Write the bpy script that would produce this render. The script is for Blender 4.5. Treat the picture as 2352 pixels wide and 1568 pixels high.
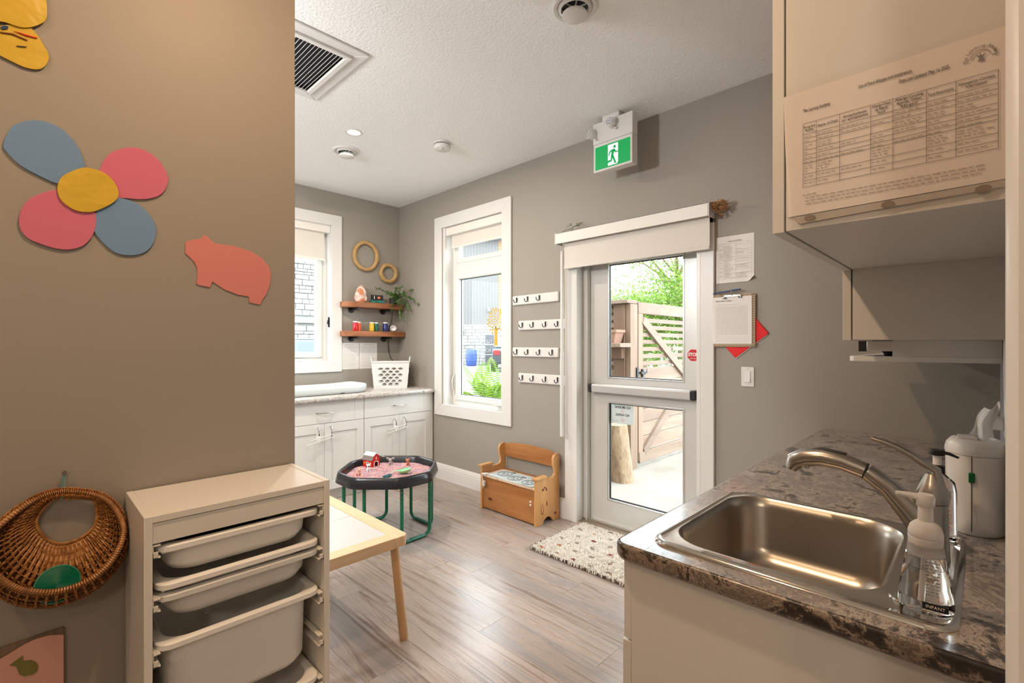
import bpy, bmesh, math, random
from mathutils import Vector, Matrix, noise
R=random.Random(7); PI=math.pi
S=bpy.context.scene; COL=S.collection
for o in list(bpy.data.objects): bpy.data.objects.remove(o)
# ---------------------------------------------------------------- camera
F_PX=1102.42; YAW=math.radians(44.406); EYE=1.36; CY=789.83
cd=bpy.data.cameras.new('camera'); cam=bpy.data.objects.new('camera',cd); COL.objects.link(cam)
cd.sensor_width=36; cd.sensor_fit='HORIZONTAL'; cd.lens=F_PX/2352*36; cd.shift_y=(CY-784)/2352; cd.clip_start=.02; cd.clip_end=300
cam.location=(0,0,EYE); cam.rotation_euler=(PI/2,0,YAW); S.camera=cam
# ---------------------------------------------------------------- view, world, lamps
S.view_settings.view_transform='Standard'; S.view_settings.look='None'; S.view_settings.gamma=1
S.view_settings.use_curve_mapping=False; S.view_settings.exposure=0.0
W=bpy.data.worlds.new('sky'); S.world=W; W.use_nodes=True
nt=W.node_tree; bg=nt.nodes['Background']; bg.inputs[1].default_value=10
tc=nt.nodes.new('ShaderNodeTexCoord'); sx=nt.nodes.new('ShaderNodeSeparateXYZ'); cr=nt.nodes.new('ShaderNodeValToRGB')
nt.links.new(tc.outputs['Generated'],sx.inputs[0]); nt.links.new(sx.outputs[2],cr.inputs[0]); nt.links.new(cr.outputs[0],bg.inputs[0])
cr.color_ramp.elements[0].color=(.80,.88,.96,1); cr.color_ramp.elements[1].color=(.86,.93,1,1)
def area(name,loc,size,power,color,direction=(0,0,-1),shape='DISK',sy=None,spread=PI,portal=False):
    l=bpy.data.lights.new(name,'AREA'); l.shape=shape; l.size=size
    if sy: l.size_y=sy
    l.energy=power; l.color=color; l.spread=spread
    if portal: l.cycles.is_portal=True
    o=bpy.data.objects.new(name,l); COL.objects.link(o); o.location=loc
    o.rotation_euler=Vector(direction).to_track_quat('-Z','Y').to_euler(); return o
WARM=(1,.66,.40); NEUT=(1,.88,.74)
# ceiling downlights: lit can in view, warm one by the sink; others unseen, added fill
DOWN=[(-.95,.45,19,WARM),(-.95,-1.0,11,WARM),(-3.25,1.68,32,NEUT),(-3.25,-.1,20,NEUT),(.75,-.6,6,WARM)]
for x,y,p,c in DOWN: area('downlight_lamp',(x,y,2.872),.085,p,c)
# daylight enters through window_1, window_2 and the glazed door: sky portals
area('portal_window_2',(-3.44,3.20,1.64),.84,1,(1,1,1),(0,-1,0),'RECTANGLE',1.8,portal=True)
area('portal_door',(-1.74,3.20,1.05),1.0,1,(1,1,1),(0,-1,0),'RECTANGLE',2.1,portal=True)
area('portal_window_1',(-4.90,1.70,1.86),.98,1,(1,1,1),(1,0,0),'RECTANGLE',1.4,portal=True)
# unseen fill lamps added behind the near left wall to brighten the play room
FILL_PEND=[(-2.62,-.9,2.25,112),(-2.40,-.25,2.25,58)]
FILL_PEND2=[(.55,-1.25,2.1,30)]  # unseen fill lamp added behind the camera for the near room
for x,y,z,p in FILL_PEND+FILL_PEND2:
    l=bpy.data.lights.new('fill_lamp','POINT'); l.energy=p; l.color=(.96,.98,1) if p>40 else (1,.84,.66); l.shadow_soft_size=.13
    o=bpy.data.objects.new('fill_lamp',l); COL.objects.link(o); o.location=(x,y,z)
# ---------------------------------------------------------------- helpers
def at(px,py,ax,val):
    fw=Vector((-math.sin(YAW),math.cos(YAW),0)); rt=Vector((math.cos(YAW),math.sin(YAW),0))
    d=fw+rt*((px-1176)/F_PX)+Vector((0,0,1))*((CY-py)/F_PX); i='xyz'.index(ax); c=Vector((0,0,EYE))
    return c+d*((val-c[i])/d[i])
def sr(r,g,b):
    f=lambda c:((c/255+.055)/1.055)**2.4 if c>10 else c/255/12.92
    return (f(r),f(g),f(b))
class M:
    def __init__(s): s.v=[]; s.f=[]; s.m=[]
    def add(s,vs,fs,mi=0):
        n=len(s.v); s.v+=[Vector(v) for v in vs]
        for f in fs: s.f.append([n+i for i in f]); s.m.append(mi)
        return s
    def box(s,x0,x1,y0,y1,z0,z1,mi=0):
        x0,x1=sorted((x0,x1));y0,y1=sorted((y0,y1));z0,z1=sorted((z0,z1))
        return s.add([(x,y,z) for z in (z0,z1) for y in (y0,y1) for x in (x0,x1)],[(0,2,3,1),(4,5,7,6),(0,1,5,4),(2,6,7,3),(0,4,6,2),(1,3,7,5)],mi)
    def prism(s,pts,ax,lo,hi,mi=0):
        # pts: 2-D outline in the other two axes (x:yz, y:xz, z:xy)
        def mk(p,t): return {'x':(t,p[0],p[1]),'y':(p[0],t,p[1]),'z':(p[0],p[1],t)}[ax]
        n=len(pts); vs=[mk(p,lo) for p in pts]+[mk(p,hi) for p in pts]
        fs=[tuple(range(n-1,-1,-1)),tuple(range(n,2*n))]+[(i,(i+1)%n,n+(i+1)%n,n+i) for i in range(n)]
        return s.add(vs,fs,mi)
    def tube(s,path,r,n=10,closed=False,mi=0,flat=1.0,up=None):
        P=[Vector(p) for p in path]; k=len(P); rr=r if isinstance(r,(list,tuple)) else [r]*k; vs=[]
        pu=None
        for i,p in enumerate(P):
            a=P[(i-1)%k] if (closed or i>0) else p; b=P[(i+1)%k] if (closed or i<k-1) else p
            t=(b-a).normalized() if (b-a).length>1e-9 else Vector((0,0,1))
            if pu is None:
                u=Vector(up) if up else (Vector((0,0,1)) if abs(t.z)<.9 else Vector((1,0,0)))
            else: u=pu
            u=(u-t*u.dot(t)); u=u.normalized() if u.length>1e-6 else t.orthogonal().normalized(); pu=u; w=t.cross(u)
            for j in range(n):
                an=2*PI*j/n; vs.append(p+(u*math.cos(an)*flat+w*math.sin(an))*rr[i])
        fs=[]
        for i in range(k if closed else k-1):
            for j in range(n):
                a=i*n+j; b=i*n+(j+1)%n; c=((i+1)%k)*n+(j+1)%n; d=((i+1)%k)*n+j; fs.append((a,b,c,d))
        if not closed: fs+= [tuple(range(n-1,-1,-1)),tuple(range((k-1)*n,k*n))]
        return s.add(vs,fs,mi)
    def lathe(s,prof,c=(0,0,0),n=24,ax='z',mi=0,sx=1,sy=1,caps=True):
        vs=[]
        for r,z in prof:
            for j in range(n):
                a=2*PI*j/n; p=(r*math.cos(a)*sx,r*math.sin(a)*sy,z)
                p={'z':p,'y':(p[0],p[2],p[1]),'x':(p[2],p[0],p[1])}[ax]
                vs.append((p[0]+c[0],p[1]+c[1],p[2]+c[2]))
        fs=[(i*n+j,i*n+(j+1)%n,(i+1)*n+(j+1)%n,(i+1)*n+j) for i in range(len(prof)-1) for j in range(n)]
        if caps: fs+=[tuple(range(n-1,-1,-1)),tuple(range((len(prof)-1)*n,len(prof)*n))]
        return s.add(vs,fs,mi)
    def ell(s,c,r,n=14,m=9,mi=0,rot=None):
        c=Vector(c); vs=[];
        for i in range(m+1):
            t=PI*i/m
            for j in range(n):
                a=2*PI*j/n; p=Vector((math.sin(t)*math.cos(a)*r[0],math.sin(t)*math.sin(a)*r[1],math.cos(t)*r[2]))
                if rot: p=rot@p
                vs.append(c+p)
        fs=[(i*n+j,(i+1)*n+j,(i+1)*n+(j+1)%n,i*n+(j+1)%n) for i in range(m) for j in range(n)]
        return s.add(vs,fs,mi)
    def grid(s,fn,nu,nv,mi=0,cu=False,cv=False):
        U=nu if cu else nu+1; V=nv if cv else nv+1
        vs=[fn(i/nu,j/nv) for i in range(U) for j in range(V)]
        fs=[(i*V+j,((i+1)%U)*V+j,((i+1)%U)*V+(j+1)%V,i*V+(j+1)%V) for i in range(nu) for j in range(nv)]
        return s.add(vs,fs,mi)
    def xf(s,mx): s.v=[mx@v for v in s.v]; return s
    def join(s,o,mi=None):
        n=len(s.v); s.v+=[v.copy() for v in o.v]; s.f+=[[n+i for i in f] for f in o.f]; s.m+=[mi if mi is not None else m for m in o.m]; return s
def root_of(p):
    v=Vector((0,0,0))
    while p: v+=Vector(p.location); p=p.parent
    return v
def obj(name,mb,mats,parent=None,bevel=0,seg=2,smooth=False,local=False,kind=None,label=None,merge=False,fix=True):
    me=bpy.data.meshes.new(name); me.from_pydata([tuple(v) for v in mb.v],[],mb.f)
    mats=mats if isinstance(mats,(list,tuple)) else [mats]
    for m in mats: me.materials.append(m)
    if len(mats)>1: me.polygons.foreach_set('material_index',mb.m)
    bm=bmesh.new(); bm.from_mesh(me)
    if merge: bmesh.ops.remove_doubles(bm,verts=bm.verts,dist=1e-6)
    if fix: bmesh.ops.recalc_face_normals(bm,faces=bm.faces)
    bm.to_mesh(me); bm.free(); me.update()
    if smooth: me.shade_smooth(); me.set_sharp_from_angle(angle=math.radians(42))
    o=bpy.data.objects.new(name,me); COL.objects.link(o)
    if parent:
        o.parent=parent
        if not local: o.location=-root_of(parent)
    if bevel:
        b=o.modifiers.new('bevel','BEVEL'); b.width=bevel; b.segments=seg; b.limit_method='ANGLE'; b.angle_limit=math.radians(35)
        if not smooth: me.shade_smooth(); me.set_sharp_from_angle(angle=math.radians(42))
    if kind: o['kind']=kind
    if label: o['label']=label
    return o
def thing(name,label,cat,loc=(0,0,0),group=None,rz=0):
    o=bpy.data.objects.new(name,None); o.empty_display_size=.05; COL.objects.link(o); o.location=loc; o.rotation_euler=(0,0,rz)
    o['label']=label; o['category']=cat
    if group: o['group']=group
    return o
def tag(o,label,cat,group=None):
    o['label']=label; o['category']=cat
    if group: o['group']=group
    return o
def struct(name,mb=None,m=None,parent=None,**k):
    if mb is None:
        o=bpy.data.objects.new(name,None); o.empty_display_size=.05; COL.objects.link(o); o['kind']='structure'; return o
    o=obj(name,mb,m,parent,**k)
    if not parent: o['kind']='structure'
    return o
def dup(o,loc,label=None,rz=None):
    def cp(a,par):
        c=a.copy(); COL.objects.link(c); c.parent=par
        for ch in a.children: cp(ch,c)
        return c
    c=cp(o,None); c.location=loc
    if label: c['label']=label
    if rz is not None: c.rotation_euler=(0,0,rz)
    return c
def text(name,body,size,org,ux,uy,m,parent,align='CENTER',w=None,depth=.0004,bold=0,local=False):
    cu=bpy.data.curves.new('t','FONT'); cu.body=body; cu.size=size; cu.align_x=align; cu.align_y='CENTER'; cu.extrude=depth; cu.offset=bold; cu.resolution_u=3
    t=bpy.data.objects.new('t',cu); COL.objects.link(t); dg=bpy.context.evaluated_depsgraph_get(); me=bpy.data.meshes.new_from_object(t.evaluated_get(dg))
    bpy.data.objects.remove(t); bpy.data.curves.remove(cu)
    ux=Vector(ux).normalized(); uy=Vector(uy).normalized(); uz=ux.cross(uy); org=Vector(org)
    sxx=1
    if w:
        ext=max(v.co.x for v in me.vertices)-min(v.co.x for v in me.vertices); sxx=w/ext
    for v in me.vertices: v.co=org+ux*v.co.x*sxx+uy*v.co.y+uz*v.co.z
    me.materials.clear(); me.materials.append(m)
    o=bpy.data.objects.new(name,me); COL.objects.link(o)
    if parent:
        o.parent=parent
        if not local: o.location=-root_of(parent)
    return o
# ---------------------------------------------------------------- materials
def mat(name,color,rough=.5,metal=0,bump=None,var=None,coat=0,trans=0,ior=1.45,emit=None,es=1,sheen=0,alpha=1,sub=0,spec=.5):
    m=bpy.data.materials.new(name); m.use_nodes=True; n=m.node_tree.nodes; L=m.node_tree.links; b=n['Principled BSDF']
    b.inputs['Base Color'].default_value=(*color,1); b.inputs['Roughness'].default_value=rough; b.inputs['Metallic'].default_value=metal
    b.inputs['Coat Weight'].default_value=coat; b.inputs['Transmission Weight'].default_value=trans; b.inputs['IOR'].default_value=ior; b.inputs['Alpha'].default_value=alpha
    b.inputs['Specular IOR Level'].default_value=spec
    if emit: b.inputs['Emission Color'].default_value=(*emit,1); b.inputs['Emission Strength'].default_value=es
    if var or bump: g=n.new('ShaderNodeNewGeometry')
    if var: # (scale vec, color2, lo, hi)
        sc,c2,lo,hi=var; mp=n.new('ShaderNodeMapping'); mp.inputs['Scale'].default_value=sc if isinstance(sc,tuple) else (sc,)*3
        L.new(g.outputs['Position'],mp.inputs[0]); nz=n.new('ShaderNodeTexNoise'); nz.inputs['Scale'].default_value=1; nz.inputs['Detail'].default_value=5; nz.inputs['Distortion'].default_value=.6; L.new(mp.outputs[0],nz.inputs[0])
        r=n.new('ShaderNodeValToRGB'); r.color_ramp.elements[0].position=lo; r.color_ramp.elements[1].position=hi; r.color_ramp.elements[0].color=(*color,1); r.color_ramp.elements[1].color=(*c2,1)
        L.new(nz.outputs['Fac'],r.inputs[0]); L.new(r.outputs[0],b.inputs['Base Color'])
    if bump:
        sc,st=bump[:2]; nb=n.new('ShaderNodeTexNoise'); nb.inputs['Scale'].default_value=sc; nb.inputs['Detail'].default_value=3; L.new(g.outputs['Position'],nb.inputs[0])
        bb=n.new('ShaderNodeBump'); bb.inputs['Strength'].default_value=st; bb.inputs['Distance'].default_value=bump[2] if len(bump)>2 else .002; L.new(nb.outputs['Fac'],bb.inputs['Height']); L.new(bb.outputs[0],b.inputs['Normal'])
    return m
def wood(name,c1,c2,axis,scale=9,rough=.45,stretch=12,knots=False,rnd=False):
    m=bpy.data.materials.new(name); m.use_nodes=True; n=m.node_tree.nodes; L=m.node_tree.links; b=n['Principled BSDF']; b.inputs['Roughness'].default_value=rough
    g=n.new('ShaderNodeNewGeometry'); mp=n.new('ShaderNodeMapping'); L.new(g.outputs['Position'],mp.inputs[0])
    sc=[scale]*3; sc['xyz'.index(axis)]=scale/stretch; mp.inputs['Scale'].default_value=sc
    if rnd:
        oi=n.new('ShaderNodeObjectInfo'); mu=n.new('ShaderNodeVectorMath'); mu.operation='SCALE'; mu.inputs[0].default_value=(7,13,5); L.new(oi.outputs['Random'],mu.inputs['Scale']); L.new(mu.outputs[0],mp.inputs['Location'])
    nz=n.new('ShaderNodeTexNoise'); nz.inputs['Scale'].default_value=1; nz.inputs['Detail'].default_value=7; nz.inputs['Roughness'].default_value=.62; nz.inputs['Distortion'].default_value=.9; L.new(mp.outputs[0],nz.inputs[0])
    r=n.new('ShaderNodeValToRGB'); e=r.color_ramp.elements; e[0].position=.3; e[1].position=.72; e[0].color=(*c1,1); e[1].color=(*c2,1); L.new(nz.outputs['Fac'],r.inputs[0])
    out=r.outputs[0]
    if rnd:
        hs=n.new('ShaderNodeHueSaturation'); ma=n.new('ShaderNodeMapRange'); ma.inputs[3].default_value=.86; ma.inputs[4].default_value=1.12; L.new(oi.outputs['Random'],ma.inputs[0]); L.new(ma.outputs[0],hs.inputs['Value']); L.new(out,hs.inputs['Color']); out=hs.outputs[0]
    if knots:
        v=n.new('ShaderNodeTexVoronoi'); v.inputs['Scale'].default_value=knots; L.new(g.outputs['Position'],v.inputs[0])
        kr=n.new('ShaderNodeValToRGB'); ke=kr.color_ramp.elements; ke[0].position=.05; ke[1].position=.13; ke[0].color=(1,1,1,1); ke[1].color=(0,0,0,1); L.new(v.outputs['Distance'],kr.inputs[0])
        mx=n.new('ShaderNodeMixRGB'); mx.inputs[2].default_value=(*[c*.25 for c in c1],1); L.new(kr.outputs[0],mx.inputs[0]); L.new(out,mx.inputs[1]); out=mx.outputs[0]
    L.new(out,b.inputs['Base Color'])
    bb=n.new('ShaderNodeBump'); bb.inputs['Strength'].default_value=.15; bb.inputs['Distance'].default_value=.001; L.new(nz.outputs['Fac'],bb.inputs['Height']); L.new(bb.outputs[0],b.inputs['Normal'])
    return m
def ramp_mat(name,stops,scale,rough,detail=6,dist=1.5,second=None,bump=0,rgh=.68,coat=0):
    m=bpy.data.materials.new(name); m.use_nodes=True; n=m.node_tree.nodes; L=m.node_tree.links; b=n['Principled BSDF']; b.inputs['Roughness'].default_value=rough; b.inputs['Coat Weight'].default_value=coat; b.inputs['Coat Roughness'].default_value=.12
    g=n.new('ShaderNodeNewGeometry'); mp=n.new('ShaderNodeMapping'); mp.inputs['Scale'].default_value=scale; L.new(g.outputs['Position'],mp.inputs[0])
    nz=n.new('ShaderNodeTexNoise'); nz.inputs['Scale'].default_value=1; nz.inputs['Detail'].default_value=detail; nz.inputs['Roughness'].default_value=rgh; nz.inputs['Distortion'].default_value=dist; L.new(mp.outputs[0],nz.inputs[0])
    r=n.new('ShaderNodeValToRGB'); e=r.color_ramp.elements
    while len(e)<len(stops): e.new(.5)
    for i,(p,c) in enumerate(stops): e[i].position=p; e[i].color=(*c,1)
    L.new(nz.outputs['Fac'],r.inputs[0]); out=r.outputs[0]
    if second:
        n2=n.new('ShaderNodeTexNoise'); n2.inputs['Scale'].default_value=second[0]; n2.inputs['Detail'].default_value=8; n2.inputs['Roughness'].default_value=.75; L.new(g.outputs['Position'],n2.inputs[0])
        r2=n.new('ShaderNodeValToRGB'); r2.color_ramp.elements[0].position=second[1]; r2.color_ramp.elements[1].position=second[2]; L.new(n2.outputs['Fac'],r2.inputs[0])
        mx=n.new('ShaderNodeMixRGB'); L.new(r2.outputs[0],mx.inputs[0]); L.new(out,mx.inputs[1]); mx.inputs[2].default_value=(*second[3],1); out=mx.outputs[0]
    L.new(out,b.inputs['Base Color'])
    if bump:
        bb=n.new('ShaderNodeBump'); bb.inputs['Strength'].default_value=bump; bb.inputs['Distance'].default_value=.01; L.new(nz.outputs['Fac'],bb.inputs['Height']); L.new(bb.outputs[0],b.inputs['Normal'])
    return m
def leaf_mat(name,c,c2,tr=.45,sc=3):
    m=mat(name,c,.5,var=(sc,c2,.4,.62)); n=m.node_tree.nodes; L=m.node_tree.links; b=n['Principled BSDF']; t=n.new('ShaderNodeBsdfTranslucent'); mx=n.new('ShaderNodeMixShader'); mx.inputs[0].default_value=tr
    L.new(b.inputs['Base Color'].links[0].from_socket,t.inputs[0]); L.new(b.outputs[0],mx.inputs[1]); L.new(t.outputs[0],mx.inputs[2]); L.new(mx.outputs[0],n['Material Output'].inputs[0]); return m
def pane_mat(name,tint=(.97,.99,.98),gl=.010):
    m=bpy.data.materials.new(name); m.use_nodes=True; n=m.node_tree.nodes; L=m.node_tree.links
    n.remove(n['Principled BSDF']); t=n.new('ShaderNodeBsdfTransparent'); t.inputs[0].default_value=(*tint,1); g=n.new('ShaderNodeBsdfGlossy'); g.inputs['Roughness'].default_value=.0
    mx=n.new('ShaderNodeMixShader'); mx.inputs[0].default_value=gl; L.new(t.outputs[0],mx.inputs[1]); L.new(g.outputs[0],mx.inputs[2]); L.new(mx.outputs[0],n['Material Output'].inputs[0]); return m
mWALL=mat('wall_paint',(.318,.289,.248),.55,bump=(260,.12,.0006))
mCEIL=mat('stipple_ceiling',(.90,.90,.89),.9,bump=(80,.6,.006))
mTRIM=mat('trim_white',(.72,.705,.68),.35)
mCAB=mat('cabinet_cream',(.67,.655,.62),.36)
mCABIN=mat('cabinet_melamine',(.62,.58,.52),.35)
mVINYL=mat('vinyl_white',(.74,.735,.71),.3)
mPANE=pane_mat('window_glass')
mDOOR=mat('door_grey_aluminium',(.62,.61,.58),.35,.25,bump=(400,.1,.0004))
mALU=mat('satin_aluminium',(.72,.72,.71),.28,.9)
mBLK=mat('black_plastic',(.015,.015,.017),.35)
mDGREY=mat('dark_grey',(.06,.06,.065),.5)
mBLACKPOLY=mat('tray_black',(.018,.018,.021),.22)
mGREEN=mat('green_tube',(.005,.14,.07),.22)
mSTEEL=mat('brushed_steel',(.43,.385,.33),.29,1,bump=(900,.06,.0003))
mSTEELP=mat('polished_steel',(.66,.63,.58),.10,1)
mNICKEL=mat('brushed_nickel',(.50,.47,.43),.26,1)
mCHROME=mat('chrome',(.75,.74,.72),.08,1)
mLAM=ramp_mat('laminate_granite',[(.38,(.03,.026,.026)),(.435,(.08,.07,.068)),(.463,(.27,.225,.19)),(.49,(.50,.44,.375)),(.512,(.34,.29,.25)),(.538,(.12,.115,.122)),(.565,(.36,.31,.27)),(.60,(.20,.18,.17)),(.64,(.055,.05,.05))],(9,7.5,9),.30,12,.5,None,rgh=.80,coat=.5)
mLAMD=ramp_mat('laminate_granite_edge',[(.37,(.015,.012,.011)),(.475,(.035,.028,.024)),(.50,(.20,.15,.115)),(.52,(.40,.32,.25)),(.545,(.06,.048,.042)),(.59,(.28,.22,.17)),(.63,(.02,.017,.015))],(11,11,13),.3,12,.4,None,rgh=.80,coat=.3)  # darker copy of the laminate; the edge's shading is put into its colour
mLAM2=ramp_mat('laminate_granite_light',[(.32,(.12,.10,.09)),(.42,(.42,.36,.31)),(.52,(.62,.57,.51)),(.60,(.36,.36,.37)),(.72,(.55,.50,.45))],(26,20,24),.25,8,1.2,(80,.52,.66,(.12,.11,.11)))
def floor_mat():
    m=ramp_mat('floor_vinyl_plank',[(.26,(.12,.085,.068)),(.38,(.24,.18,.15)),(.49,(.40,.325,.275)),(.59,(.29,.255,.24)),(.74,(.48,.41,.35))],(.8,13,1),.27,9,1.5,(30,.58,.80,(.20,.15,.13)))
    n=m.node_tree.nodes; L=m.node_tree.links; mp=[x for x in n if x.type=='MAPPING'][0]; oi=n.new('ShaderNodeObjectInfo'); mu=n.new('ShaderNodeVectorMath'); mu.operation='SCALE'; mu.inputs[0].default_value=(17,31,0)
    L.new(oi.outputs['Random'],mu.inputs['Scale']); L.new(mu.outputs[0],mp.inputs['Location'])
    b=n['Principled BSDF']; src=b.inputs['Base Color'].links[0].from_socket; hs=n.new('ShaderNodeHueSaturation'); ma=n.new('ShaderNodeMapRange'); ma.inputs[3].default_value=.86; ma.inputs[4].default_value=1.1; L.new(oi.outputs['Random'],ma.inputs[0]); L.new(ma.outputs[0],hs.inputs['Value']); L.new(src,hs.inputs['Color']); L.new(hs.outputs[0],b.inputs['Base Color'])
    return m
mFLOOR=floor_mat()
mFLOORB=mat('floor_base',(.10,.08,.07),.7)
mPINE=wood('pine_honey',(.27,.095,.024),(.47,.21,.068),'x',10,.32,10)
mPINEV=wood('pine_honey_side',(.50,.235,.075),(.68,.38,.15),'z',10,.32,9)
mKNOT=mat('knot',(.14,.035,.012),.4); mKNOT2=mat('knot_ring',(.22,.06,.02),.4)
mBEECH=wood('birch_table',(.55,.36,.20),(.72,.52,.33),'x',12,.4,12); mBEECHY=wood('birch_table_cross',(.58,.38,.21),(.74,.54,.35),'y',12,.4,12); mBEECHZ=wood('birch_leg',(.42,.22,.09),(.60,.36,.17),'z',12,.4,12)
mWHITE=mat('white_laminate',(.52,.515,.50),.33)
mUNIT=mat('storage_white',(.76,.73,.67),.28)
mBIN=mat('bin_plastic',(.88,.87,.84),.34); mBIN2=mat('bin_plastic_frosted',(.74,.73,.71),.3)
mWICK=ramp_mat('wicker',[(.3,(.20,.075,.018)),(.5,(.42,.18,.05)),(.7,(.58,.29,.10))],(60,60,60),.45,4,.5)
mWICKD=mat('wicker_dark',(.10,.035,.01),.6)
mSTRAW=ramp_mat('straw',[(.3,(.30,.16,.05)),(.5,(.62,.38,.15)),(.7,(.75,.52,.26))],(90,90,90),.7,4,1,bump=.8)
mRUST=wood('shelf_wood',(.20,.065,.022),(.44,.17,.07),'y',16,.5,8); 
mIRON=mat('pipe_iron',(.03,.028,.028),.4,.6)
mPAPER=mat('paper',(.80,.77,.74),.8); mPRINT=mat('print_grey',(.28,.26,.25),.8); mPRINTD=mat('print_dark',(.06,.055,.055),.8); mPRINTL=mat('print_pale',(.45,.41,.37),.8)
mRED=mat('red_card',(.72,.006,.008),.6); mBLUEP=mat('blue_pen',(.02,.06,.16),.3)
mPBLUE=mat('felt_blue',(.165,.285,.47),.9,bump=(500,.3,.0006)); mPPINK=mat('felt_pink',(.60,.155,.24),.9,bump=(500,.3,.0006)); mPYEL=mat('card_yellow',(.60,.40,.03),.42,bump=(9,.6,.02)); mPIG=mat('felt_coral',(.64,.23,.21),.9,bump=(400,.2,.0005))
mLEAF=mat('leaf',(.05,.13,.025),.45,var=(40,(.12,.24,.05),.4,.6)); mLEAFO=leaf_mat('tree_leaf',(.11,.22,.03),(.26,.36,.07)); mLEAFD=leaf_mat('tree_leaf_dark',(.06,.13,.04),(.10,.18,.06)); mFERN=leaf_mat('fern_leaf',(.16,.30,.03),(.28,.42,.06))
mBARK=ramp_mat('bark',[(.3,(.10,.06,.035)),(.6,(.30,.20,.12))],(20,20,5),.8,6,1,bump=.6)
mLOG=ramp_mat('log_wood',[(.3,(.17,.105,.06)),(.5,(.27,.18,.105)),(.7,(.36,.25,.155))],(22,22,6),.8,7,1.5,bump=.7) if True else ramp_mat('log_wood',[(.3,(0.102,0.067,0.042)),(.5,(0.166,0.115,0.074)),(.7,(0.218,0.160,0.106))],(22,22,6),.8,7,1.5,bump=.7)
mCEDAR=wood('cedar_pale',(0.170,0.108,0.072),(0.262,0.186,0.134),'y',7,.7,8,knots=2.3,rnd=True); mCEDARV=wood('cedar_post',(0.165,0.098,0.060),(0.250,0.170,0.115),'z',7,.7,8,rnd=True); mCEDARO=wood('cedar_orange',(0.109,0.054,0.029),(0.173,0.099,0.058),'z',8,.7,8)
mPATIO=ramp_mat('patio_ground',[(.3,(.185,.15,.115)),(.5,(.225,.195,.16)),(.7,(.245,.22,.185))],(2,2,2),.85,8,1,(30,.62,.75,(0.160,0.115,0.083)))
mTERRA=mat('pale_terracotta',(0.269,0.147,0.096),.8)
mASPH=mat('asphalt',(0.230,0.230,0.230),.9); mSIDE=mat('steel_siding',(0.150,0.141,0.130),.5); mSTONE=mat('pale_stone',(.22,.215,.20),.9,var=(6,(.30,.295,.28),.4,.65),bump=(20,.6,.02)); mSTONEB=mat('stone_mortar',(.235,.23,.215),.9)
mBAR=mat('blue_barrel',(0.032,0.064,0.211),.4); mBROWNP=mat('orange_cladding',(0.320,0.192,0.102),.7); mWINB=mat('far_window',(.10,.12,.14),.1)
mCARW=mat('car_white',(0.320,0.326,0.333),.2); mCARB=mat('car_dark',(.014,.016,.018),.25); mTAIL=mat('tail_light',(.5,.02,.02),.3)
mGOLD=mat('gold_decal',(.62,.36,.03),.5); mFROST=leaf_mat('frosted_lettering',(.55,.55,.55),(.55,.55,.55),.75)
mPEEL=mat('soap_plastic',(.97,.95,.93),.32,trans=.5,ior=1.2); mGLASS=mat('clear_bottle',(1,1,1),.02,trans=1,ior=1.33); mTEAL=mat('teal_string',(.09,.28,.25),.7); mSCRUB=mat('green_silicone',(.0,.16,.085),.5)
mEXG=mat('exit_green',(0,.25,.06),.4,emit=(0,.33,.085),es=.55); mEXW=mat('exit_white',(.8,.8,.8),.4,emit=(.75,.72,.78),es=.75)
mLAMP=mat('lamp_glow',(1,1,1),.5,emit=(1,.74,.45),es=4); mLENS=mat('led_lens',(.55,.56,.58),.15,.3)
mRUG=mat('rug_cream',(.93,.89,.82),.95); mRUGG=mat('rug_grey',(.42,.38,.33),.95); mRUGO=mat('rug_orange',(.62,.25,.09),.95); mRUGR=mat('rug_red',(.40,.07,.06),.95); mRUGD=mat('rug_brown',(.13,.10,.075),.95)
mBLIND=mat('blind_fabric',(.70,.66,.60),.8,bump=(700,.15,.0004)); mVAL=mat('blind_valence',(.80,.76,.71),.4)
# ================================================================ STRUCTURE
X1,YD,YB,ZC=-4.683,2.969,.056,2.893   # window wall x, door wall y, kitchen wall x, ceiling
XL,YE=-1.745,.680                      # near left wall face and its end
# floor planks (laid along x)
fl=struct('floor',M().box(-4.9,1.5,-2.6,3.0,-.12,-.006),mFLOORB)
fl.location=(0,0,0)
pw,plen=.182,1.22; k=0; meshes={}
for r in range(17):
    y1=YD-.002-r*pw; y0=y1-pw+.0012; off=(r*.43+ (r%3)*.11)%plen
    x=-4.68-off
    while x<1.2:
        a=max(x,-4.68); b=min(x+plen,1.3)-.0012
        if b-a>.02 and y0>-.12:
            key=round(b-a,3)
            if key not in meshes:
                me=bpy.data.meshes.new('plank'); q=M().box(0,b-a,0,pw-.0012,-.006,0); me.from_pydata([tuple(v) for v in q.v],[],q.f); me.materials.append(mFLOOR)
                meshes[key]=me
            o=bpy.data.objects.new('plank',meshes[key]); COL.objects.link(o); o.parent=fl; o.location=(a,y0,0)
        x+=plen
struct('floor_near',M().box(-1.9,1.5,-2.6,-.125,-.006,0),mFLOOR)
bpy.data.objects['floor_near'].parent=fl; bpy.data.objects['floor_near'].name='vinyl_sheet'; del bpy.data.objects['vinyl_sheet']['kind']
struct('ceiling',M().box(-4.9,1.5,-2.6,3.3,ZC,ZC+.12),mCEIL)
def wall_y(name,x0,x1,y0,y1,holes,m,z1=ZC):   # wall along x with holes (xa,xb,za,zb)
    q=M(); xs=x0
    for xa,xb,za,zb in sorted(holes):
        q.box(xs,xa,y0,y1,0,z1)
        if za>0: q.box(xa,xb,y0,y1,0,za)
        q.box(xa,xb,y0,y1,zb,z1); xs=xb
    q.box(xs,x1,y0,y1,0,z1); return struct(name,q,m)
WT=.20
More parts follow.
